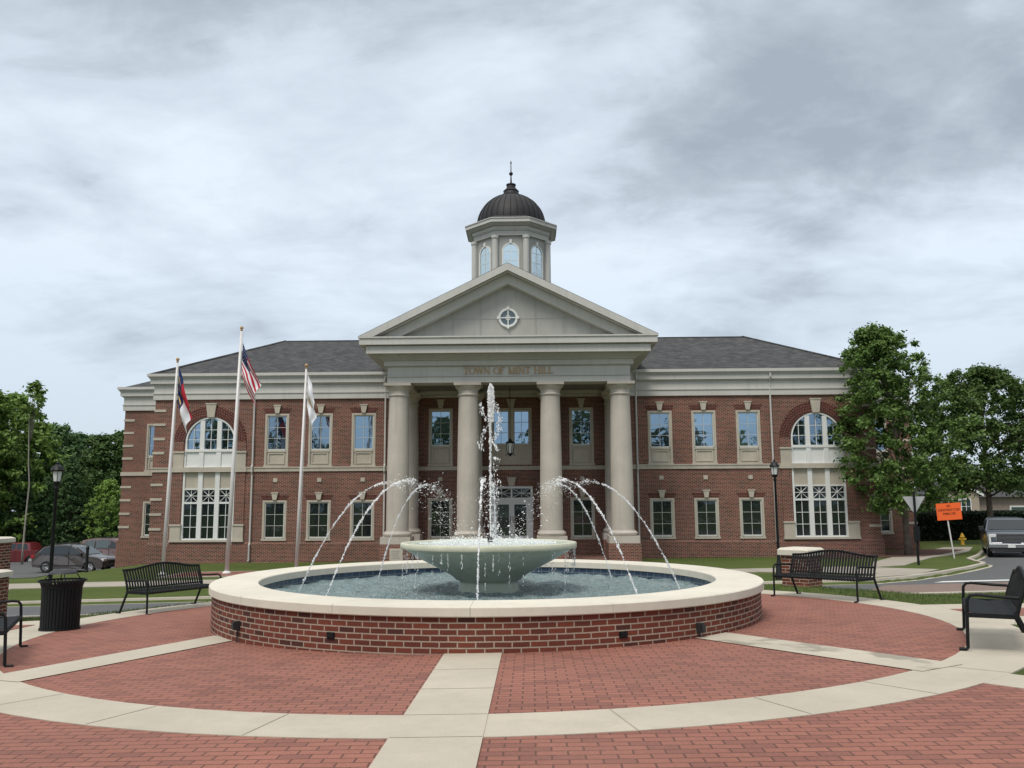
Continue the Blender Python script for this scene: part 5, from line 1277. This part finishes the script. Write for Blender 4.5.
    m = MB(); m.box(h-.1, h+.02, -.80, .80, .30, .44); obj('front_bumper', m, M['plastic'], t, bevel=.03)
    return t
suv((-27.4, 39.4, G(-27.4, 39.4)+.01), D2R(-5), (.075, .062, .058), 'dark brown estate car parked side on, left of the town hall')
suv((-27.9, 45.5, G(-27.9, 45.5)+.08), D2R(-9), (.17, .105, .10), 'maroon minivan parked behind the dark brown estate car', L=4.9, H=1.78, van=True)
def pickup(loc, rz, col, label, name, cat, grp=None, big=False, sc=1):
    t = thing(name, loc, label, cat, grp, rz); w, H, L = (2.04, 1.93, 5.8) if big else (1.85, 1.68, 5.0); h = L/2; k = H/1.68; r = .42 if big else .36
    xf_, xr = h-.95, -h+1.15
    tp = lambda z: 0 if z < 1.08*k else .20*((z-1.08*k)/(H-1.08*k))**1.2
    bz = 1.12*k
    prof = [(h, .42*k), (h+.0, .8*k), (h-.06, 1.02*k), (h-.25, 1.09*k), (h-1.35, 1.14*k), (h-2.0, H*.955), (h-2.35, H), (h-3.35, H), (h-3.65, H*.96), (h-3.82, 1.12*k), (-h+.04, bz), (-h, 1.0*k), (-h+.02, .5*k)]+arch_pts(xr, r+.08, r-.05)+[(xr+r+.1, .3*k), (xf_-r-.1, .3*k)]+arch_pts(xf_, r+.08, r-.05)+[(h-.25, .35*k)]
    obj('body', car_body(prof, w, tp), paint('truck_paint', col), t, merge=True); wheels(t, (xf_, xr), w, r)
    yw = lambda z: w/2*(1-tp(z))
    for s in (-1, 1):
        for q in ([(h-1.62, 1.17*k), (h-2.15, H*.935), (h-2.65, H*.945), (h-2.65, 1.16*k)], [(h-2.73, 1.16*k), (h-2.73, H*.945), (h-3.4, H*.94), (h-3.6, 1.17*k)]):
            m = MB(); side_glass(m, q, yw, s); obj('side_window', m, M['car_glass'], t, merge=False)
        m = MB(); m.box(h-1.75, h-1.55, *sorted((s*(w/2+.03), s*(w/2+.27))), 1.12*k, 1.30*k); obj('wing_mirror', m, M['plastic'], t, bevel=.03)
        m = MB(); m.box(h-.22, h+.015, *sorted((s*(w/2-.36), s*(w/2-.06))), .86*k, 1.0*k); m.box(h-.12, h+.017, *sorted((s*(w/2-.16), s*(w/2-.06))), .66*k, .86*k); obj('headlight', m, M['frost'], t, bevel=.02)
        m = MB(); m.box(h-.08, h+.03, *sorted((s*(w/2-.30), s*(w/2-.12))), .50*k, .58*k); obj('fog_light', m, M['frost'], t, bevel=.02)
        m = MB(); m.box(-h-.012, -h+.08, *sorted((s*(w/2-.16), s*(w/2))), .72*k, 1.05*k); obj('tail_light', m, M['red_lens'], t)
        m = MB(); m.box(h-2.70, h-2.68, *sorted((s*(w/2-.02), s*(w/2+.004))), .4*k, 1.14*k); obj('door_gap', m, M['black'], t)
    a, b = (h-1.40, 1.17*k), (h-1.98, H*.945); m = MB(); m.face([(a[0]+.03, -w/2*.90, a[1]), (a[0]+.03, w/2*.90, a[1]), (b[0]+.03, w/2*.78, b[1]), (b[0]+.03, -w/2*.78, b[1])]); obj('windscreen', m, M['car_glass'], t)
    g = MB(); g.box(h-.05, h+.02, -w*.30, w*.30, .66*k, 1.0*k); gr = obj('grille', g, M['plastic'], t, bevel=.03)
    m = MB()
    for i in range(6): z = (.69+.055*i)*k; m.box(h+.02, h+.035, -w*.285, w*.285, z, z+.018)
    m.box(h+.0, h+.045, -w*.31, -w*.295, .66*k, 1.0*k); m.box(h+.0, h+.045, w*.295, w*.31, .66*k, 1.0*k); m.box(h+.0, h+.045, -w*.31, w*.31, 1.0*k, 1.03*k)
    obj('grille_bars', m, M['chrome'], gr)
    m = MB(); m.box(h-.12, h+.10, -w/2+.04, w/2-.04, .42*k, .60*k); m.box(h-.1, h+.11, -w/2+.04, -w*.18, .60*k, .645*k); m.box(h-.1, h+.11, w*.18, w/2-.04, .60*k, .645*k); obj('front_bumper', m, M['chrome'] if big else M['plastic'], t, bevel=.04)
    m = MB(); m.box(h-.12, h+.06, -w/2+.08, w/2-.08, .26*k, .42*k); obj('lower_valance', m, M['plastic'], t, bevel=.03)
    m = MB(); m.box(h+.10, h+.112, -.16, .16, .44*k, .56*k); obj('number_plate', m, M['white'], t)
    return t
pickup((25.3, 31.9, G(24.2, 29)-.16), D2R(-114), (.085, .10, .125), 'grey pickup truck with chrome grille facing the viewer on the side street', 'pickup_truck', 'truck', big=True)
pickup((-37.6, 50.5, G(-37.6, 50.5)-.25), D2R(184), (.14, .014, .018), 'red pickup truck parked at the far left beyond the brown estate car', 'pickup_truck', 'truck', 'vehicles parked left of the town hall')

# ------------------------------------------------------------------ houses on the right
hs = thing('house', (46.5, 80, -1.5), 'tan house with white trimmed gable seen beyond the orange sign', 'house')
sid = plain('siding', (.33, .27, .215), .8, var=.08, scale=.6)
m = MB(); m.prism([(-2.1, -1), (2.1, -1), (2.1, 3.9), (0, 5.15), (-2.1, 3.9)], 0, 8, 'y'); obj('gable_wall', m, sid, hs)
m = MB(); m.prism([(2.1, -1), (14, -1), (14, 3.6), (2.1, 3.6)], 2.0, 9, 'y'); m.prism([(-9, -3), (-2.1, -3), (-2.1, 1.2), (-9, 1.2)], 2.2, 9, 'y'); obj('side_wall', m, plain('siding_brown', (.25, .20, .165), .85), hs)
m = MB()
for s in (-1, 1): m.prism([(s*2.5, 3.60), (0, 5.08), (0, 5.34), (s*2.5, 3.86)], -.28, -.12, 'y')
obj('gable_roof_trim', m, M['white'], hs)
m = MB()
for s in (-1, 1): m.prism([(s*2.52, 3.62), (0, 5.10), (0, 5.38), (s*2.52, 3.90)], -.12, 8, 'y')
obj('gable_roof', m, M['shingle'], hs)
m = MB(); m.prism([(1.4, 3.5), (9.2, 3.62)], 1.6, 1.6) if False else None
q = MB(); q.face([(2.3, 1.4, 3.55), (14.3, 1.4, 3.55), (14.3, 6, 5.7), (2.3, 6, 5.7)]); q.face([(-9.2, 0, 1.0), (5.5, -1.2, 1.0), (5.5, .0, 2.0), (-9.2, 2.2, 2.0)]); obj('roof', q, M['shingle'], hs)
m = MB(); m.box(-9.3, 5.6, -1.45, -1.25, .78, 1.05); obj('porch_gutter', m, M['white'], hs)
for x in (-.62, .62):
    m = MB(); m.box(x-.58, x+.58, -.12, .0, 1.7, 3.4); w = obj('window', m, M['white'], hs)
    m = MB(); [m.box(x-.46+a, x-.03+a, -.14, -.121, z, z+.7) for a in (0, .5) for z in (1.83, 2.6)]; obj('pane', m, M['glass_low'], w)
m = MB(); m.box(6.3, 8.0, 1.86, 1.98, .8, 2.6); w = obj('window', m, M['white'], hs); m = MB(); m.box(6.45, 7.85, 1.84, 1.862, .95, 2.45); obj('pane', m, M['glass_low'], w)
m = MB(); m.prism([(-11, -3), (-4.5, -3), (-4.5, 2.2), (-7.7, 4.0), (-11, 2.2)], 14, 20, 'y'); obj('rear_gable', m, plain('siding_pale', (.30, .29, .26), .8), hs)

# ------------------------------------------------------------------ trees
def leaves(centres, radii, per, size, flat=.75, gap=None):
    """centres (n,3), radii (n,), per leaves in each clump -> verts, tris arrays of leaf-sized quads"""
    n = len(centres); tot = n*per
    u = rng.normal(0, 1, (tot, 3)); u /= np.linalg.norm(u, axis=1)[:, None]; rad = np.minimum(np.abs(rng.normal(0, .62, tot)), 1.7)
    P = np.repeat(centres, per, 0)+u*rad[:, None]*np.repeat(radii, per)[:, None]*np.array([1, 1, flat])
    nrm = u*.5+rng.normal(0, .6, (tot, 3))+np.array([0, 0, .55]); nrm /= np.linalg.norm(nrm, axis=1)[:, None]
    a = np.cross(nrm, rng.normal(0, 1, (tot, 3))); a /= np.linalg.norm(a, axis=1)[:, None]; b = np.cross(nrm, a)
    s = size*rng.uniform(.6, 1.35, tot)[:, None]
    V = np.stack([P-a*s, P+b*s*.55, P+a*s, P-b*s*.55], 1).reshape(-1, 3)
    F = np.arange(tot*4).reshape(-1, 4); return V, F
def np_mesh(name, V, F, mat):
    me = bpy.data.meshes.new(name); me.vertices.add(len(V)); me.vertices.foreach_set('co', V.ravel()); k = F.shape[1]
    me.loops.add(F.size); me.loops.foreach_set('vertex_index', F.ravel().astype(np.int32)); me.polygons.add(len(F))
    me.polygons.foreach_set('loop_start', np.arange(0, F.size, k, dtype=np.int32)); me.polygons.foreach_set('loop_total', np.full(len(F), k, np.int32))
    me.update(calc_edges=True); me.materials.append(mat); return me
def make_tree(H, crown_r, crown_lo, nclump, per, lsize, mat, shape='round', trunk_r=.16, seed=1, clump_r=.75, lean=0, trunk_light=False, label='', limbs=14, forks=1):
    """returns thing with trunk and crown meshes, local origin at the trunk foot"""
    global rng; rng = np.random.default_rng(seed); random.seed(seed)
    t = thing('tree', (0, 0, 0), label, 'tree')
    m = MB(); pts = [(lean*z/H*z/H*1.0+random.gauss(0, .010)*z, random.gauss(0, .010)*z, z) for z in np.linspace(-.2, H*.88, 9)]
    m.tube(pts, [trunk_r*(1.25 if i == 0 else 1)*(1-.85*i/8)+.012 for i in range(9)], 8)
    zc0 = crown_lo; ctr = []; rad = []
    def env(f_):   # crown radius at height fraction 0..1
        if shape == 'round': return math.sin(PI*min(1, max(0, .12+.86*f_)))**.6*(1-.18*f_)
        if shape == 'cone': return (1-f_)**.8*.95+.06
        if shape == 'oval': return math.sin(PI*min(1, max(0, .10+.87*f_)))**.75*(1-.25*f_)
        if shape == 'dome': return (min(1, .60+f_*1.6))*math.sqrt(max(0, 1-max(0, (f_-.12)/.90)**1.7))
        return (.35+.65*f_)*math.sqrt(max(0, 1-(max(0, f_-.55)/.47)**2))
    for i in range(nclump):
        f_ = (i+rng.random())/nclump; f_ = f_**.9; a = rng.random()*2*PI; q = env(f_)*crown_r*(1+.20*math.sin(3*a+seed)+.16*math.sin(5*a+f_*11))*rng.uniform(.82, 1.18)
        r = q*(rng.random()**.38)*.95; z = zc0+(H-zc0)*f_
        ctr.append((lean*(z/H)**2+r*math.cos(a), r*math.sin(a), z-.12*r*(f_ < .3))); rad.append(clump_r*rng.uniform(.55, 1.25)*(1-.35*f_))
    ctr = np.array(ctr); rad = np.array(rad)
    for k in range(limbs):
        i = rng.integers(0, nclump); c = ctr[i]; zb = max(zc0*.85, min(c[2]*.72, H*.75)); bx = lean*(zb/H)**2
        mid = Vector((bx+(c[0]-bx)*.45, c[1]*.45, zb+(c[2]-zb)*.65)); r0 = trunk_r*.42*(1-zb/H*.6)
        m.tube([(bx, 0, zb-.1), mid, c], [r0, r0*.6, .015], 5)
    obj('trunk', m, M['bark'], t)
    V, F = leaves(ctr, rad, per, lsize); o = bpy.data.objects.new('crown', np_mesh('crown', V, F, mat)); COL.objects.link(o); o.parent = t
    return t
def put(t, x, y, s=1, rz=0, dz=0, label=None, group=None, cat=None):
    t.location = (x, y, G(x, y)-.05+dz); t.scale = (s, s, s) if not isinstance(s, tuple) else s; t.rotation_euler = (0, 0, rz)
    if label: t['label'] = label
    if group: t['group'] = group
    return t
# street trees on the right
ta = make_tree(11.6, 3.2, 2.5, 640, 110, .092, M['leaf_oak'], 'dome', .17, 3, .46, lean=-1.2, label='')
put(ta, 19.6, 30.4, 1, .12, label='bushy green street tree before the right corner of the town hall', group='street trees right of the town hall')
tb_ = make_tree(11.2, 4.7, 3.6, 640, 105, .110, M['leaf_oak'], 'dome', .2, 9, .56, lean=.5, limbs=24)
put(tb_, 29.6, 41.5, 1.0, 1.3, label='spreading green street tree with forked trunk above the grey truck', group='street trees right of the town hall')
tcx = dup(ta); put(tcx, 26.6, 52.0, (.62, .62, .66), 2.2, label='street tree seen between the two nearest trees on the right, behind them', group='street trees right of the town hall')
# woods on the left
kinds = [make_tree(13, 4.2, 1.2, 380, 75, .16, M['leaf_mid'], 'round', .22, 21, 0.61, limbs=10), make_tree(14, 3.0, 1.0, 340, 75, .14, M['leaf_dark'], 'cone', .2, 22, 0.53, limbs=8),
         make_tree(12, 3.8, .8, 380, 75, .15, M['leaf_light'], 'oval', .18, 23, 0.56, limbs=10), make_tree(12, 4.5, .8, 380, 75, .16, M['leaf_dark'], 'round', .22, 24, 0.63, limbs=8)]
DS = ['mid green broadleaf tree', 'dark pointed evergreen tree', 'pale fresh green tree', 'dark dense broadleaf tree']
used = [False]*4
def wood(k, px, Y, ytop, label, s_=1.0):
    """px: picture column the crown centre should stand on (turned into metres here)"""
    Dd = Y+13.976; x = .69+(px-531)*Dd/860; z = G(x, Y)-1.0; zt = 1.65+(506-ytop)*Dd/860*1.03; Hk = (13, 14, 12, 12)[k]; sc = (zt-z)/Hk
    t = kinds[k] if not used[k] else dup(kinds[k]); used[k] = True
    t.location = (x, Y, z); t.scale = (sc*s_, sc*s_, sc); t.rotation_euler = (0, 0, px*.7+Y); t['label'] = label; t['group'] = 'trees of the wood left of the town hall'; return t
WL = [(2, -22, 52, 392, 'pale green tree at the left edge, nearest of the wood'), (2, 6, 56, 398, 'tall pale green tree left of the thin bare-stemmed tree'), (0, 30, 60, 425, 'mid green tree behind the thin bare-stemmed tree'),
      (3, 50, 66, 428, 'dark broadleaf tree just left of the left street lamp'), (3, 76, 74, 437, 'dark round tree right above the left lamp lantern'), (0, 98, 62, 438, 'mid green broadleaf tree beside the left end of the town hall'),
      (0, 122, 64, 434, 'mid green tree partly hidden by the left corner of the town hall'), (1, 20, 53, 462, 'dark evergreen low in the wood behind the red truck'), (1, 68, 54, 458, 'dark pointed evergreen just behind the left street lamp'),
      (1, 44, 54, 478, 'short dark evergreen above the gap between red truck and estate car'), (2, 108, 54, 482, 'low bright green tree with drooping boughs beside the town hall wall'), (3, 88, 55, 500, 'dark low tree behind the maroon minivan'),
      (3, -10, 52, 500, 'dark bush-like tree low at the left edge, behind the tall pier'), (0, 60, 80, 436, 'distant mid green tree on the skyline, left of the lamp lantern'), (2, -60, 50, 380, 'pale tree outside the left edge of the view'),
      (3, 132, 72, 445, 'dark tree behind the left end of the town hall roof'), (3, 32, 54, 520, 'dark thicket tree directly behind the red truck'), (3, 66, 54, 520, 'dark thicket tree directly behind the estate car roof'), (3, 110, 54, 518, 'dark thicket tree between the minivan and the brick corner')]
for k, px, Y, yt, lb in WL: wood(k, px, Y, yt, lb)
# the thin bare-stemmed tree that stands above the rest
th_ = make_tree(15.0, 1.15, 12.0, 30, 42, .15, M['leaf_light'], 'oval', .055, 31, .50, limbs=16)
Dd = 47+13.976; x = .69+(24-531)*Dd/860; th_.location = (x, 47, G(x, 47)); zt = 1.65+(506-384)*Dd/860*1.03; s_ = (zt-G(x, 47))/15.0; th_.scale = (s_*1.25, s_*1.25, s_)
pb = plain('pale_bark', (.26, .24, .20), .9, var=.2, scale=3)
for k_ in kids(th_):
    if k_.name.startswith('trunk'): k_.data.materials[0] = pb
th_['label'] = 'tall thin tree with a long pale bare stem and small leafy top'; th_['group'] = 'trees of the wood left of the town hall'
# trees beyond the building on the right and behind the viewpoint (what the windows mirror)
LB = 'tree standing across the park behind the viewpoint, mirrored in the upper windows'
for i, (x, y, k, s_) in enumerate([(-46, -52, 0, 1.15), (-37, -60, 3, 1.25), (-29, -55, 2, 1.0), (-20, -66, 3, 1.35), (-13, -58, 0, 1.2), (-5, -62, 2, .9), (2, -57, 3, 1.15), (10, -64, 0, 1.35), (17, -56, 1, .95), (24, -60, 3, 1.3), (32, -55, 2, 1.05), (41, -60, 0, 1.25), (49, -52, 3, 1.1), (-56, -50, 3, 1.1)]):
    c = dup(kinds[k]); c.location = (x, y, -.6); c.scale = (s_,)*3; c.rotation_euler = (0, 0, i*1.7); c['label'] = LB; c['group'] = 'trees across the park behind the viewpoint'
for i, (px, Y, yt, k) in enumerate([(905, 64, 486, 3), (925, 62, 492, 0), (968, 108, 470, 3), (1010, 112, 462, 0), (1050, 100, 465, 3)]):
    Dd = Y+13.976; x = .69+(px-531)*Dd/860; z = -1.3; zt = 1.65+(503-yt)*Dd/860; c = dup(kinds[k]); c.location = (x, Y, z); c.scale = ((zt-z)/12*.8,)*3; c.rotation_euler = (0, 0, i*2.)
    c['label'] = ['dark tree behind the hedge, nearest the brick corner on the right', 'green tree between the hedge and the tan house', 'dark tree behind the tan house gable', 'tree behind the brown wing of the house', 'tree beyond the right edge of the view behind the house'][i]; c['group'] = 'trees round the house on the right'
# clipped hedge
rng = np.random.default_rng(5); n = 26000
hx = np.array([[0, 0], [14, 4.5]], float); tt = rng.random(n); P = np.stack([tt*14+rng.normal(0, .02, n), tt*4.5+rng.uniform(-.7, .7, n), rng.random(n)*1.9+.03*np.sin(tt*60)], 1)
side = rng.random(n); P[:, 1] = np.where(side < .6, tt*4.5-.75+rng.normal(0, .06, n), P[:, 1]); P[:, 2] = np.where(side > .75, 1.9+rng.normal(0, .05, n), P[:, 2])
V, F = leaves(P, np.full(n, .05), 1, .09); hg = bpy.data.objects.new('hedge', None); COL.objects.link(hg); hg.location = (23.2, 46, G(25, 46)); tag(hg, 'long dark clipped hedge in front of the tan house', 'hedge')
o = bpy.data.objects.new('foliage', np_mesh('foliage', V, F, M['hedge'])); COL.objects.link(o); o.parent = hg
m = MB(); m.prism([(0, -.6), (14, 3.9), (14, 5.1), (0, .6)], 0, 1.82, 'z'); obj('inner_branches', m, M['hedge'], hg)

# flags last, so that each hangs right against its pole
flag('blue, red and white flag hanging limp from the left flagpole', -15.0, 7.75, 1.45, (.62, -1.75), .10, nc_cells, nc_emb, 1.0)
flag('stars and stripes flag hanging limp from the tallest flagpole', -12.18, 8.85, 1.45, (.80, -1.62), .11, us_cells, us_stars, 2.2)
flag('white flag with a small round emblem hanging from the right flagpole', -9.22, 7.40, 1.45, (.38, -1.30), .09, lambda s, t: 0, em, .4)

# ------------------------------------------------------------------ grass blades on the nearer verges
rng = np.random.default_rng(8)
def blades(n, xr, yr):
    x = rng.uniform(*xr, n); y = rng.uniform(*yr, n); r = np.hypot(x-RC[0], y-RC[1]); sdv = road_sd(x, y)
    ok = (r > 6.98) & (sdv < -.15) & ~((y > -2.40) & (y < .35) & (np.abs(x) > 6.6))
    a_ = np.degrees(np.arctan2(y, x)) % 360; ok &= ~((a_ > 230) & (a_ < 310) & (y < 0))
    return x[ok], y[ok]
X, Y = [], []
for n, xr, yr in ((26000, (6.4, 12.5), (-6.5, 7.9)), (26000, (-12.5, -6.0), (-4, 7.9)), (30000, (-14, 12), (3, 7.85))):
    a, b = blades(n, xr, yr); X.append(a); Y.append(b)
X = np.concatenate(X); Y = np.concatenate(Y); Z = gz(X, Y); n = len(X); hgt = rng.uniform(.025, .065, n); an = rng.random(n)*2*PI; wd = .006
lx, ly = rng.normal(0, .02, n), rng.normal(0, .02, n)
V = np.stack([np.stack([X-wd*np.cos(an), Y-wd*np.sin(an), Z-.005], 1), np.stack([X+wd*np.cos(an), Y+wd*np.sin(an), Z-.005], 1), np.stack([X+lx, Y+ly, Z+hgt], 1)], 1).reshape(-1, 3)
o = bpy.data.objects.new('grass', np_mesh('grass', V, np.arange(n*3).reshape(-1, 3), M['blade'])); COL.objects.link(o); o['kind'] = 'stuff'; tag(o, 'short mown grass on the verges round the plaza', 'grass')
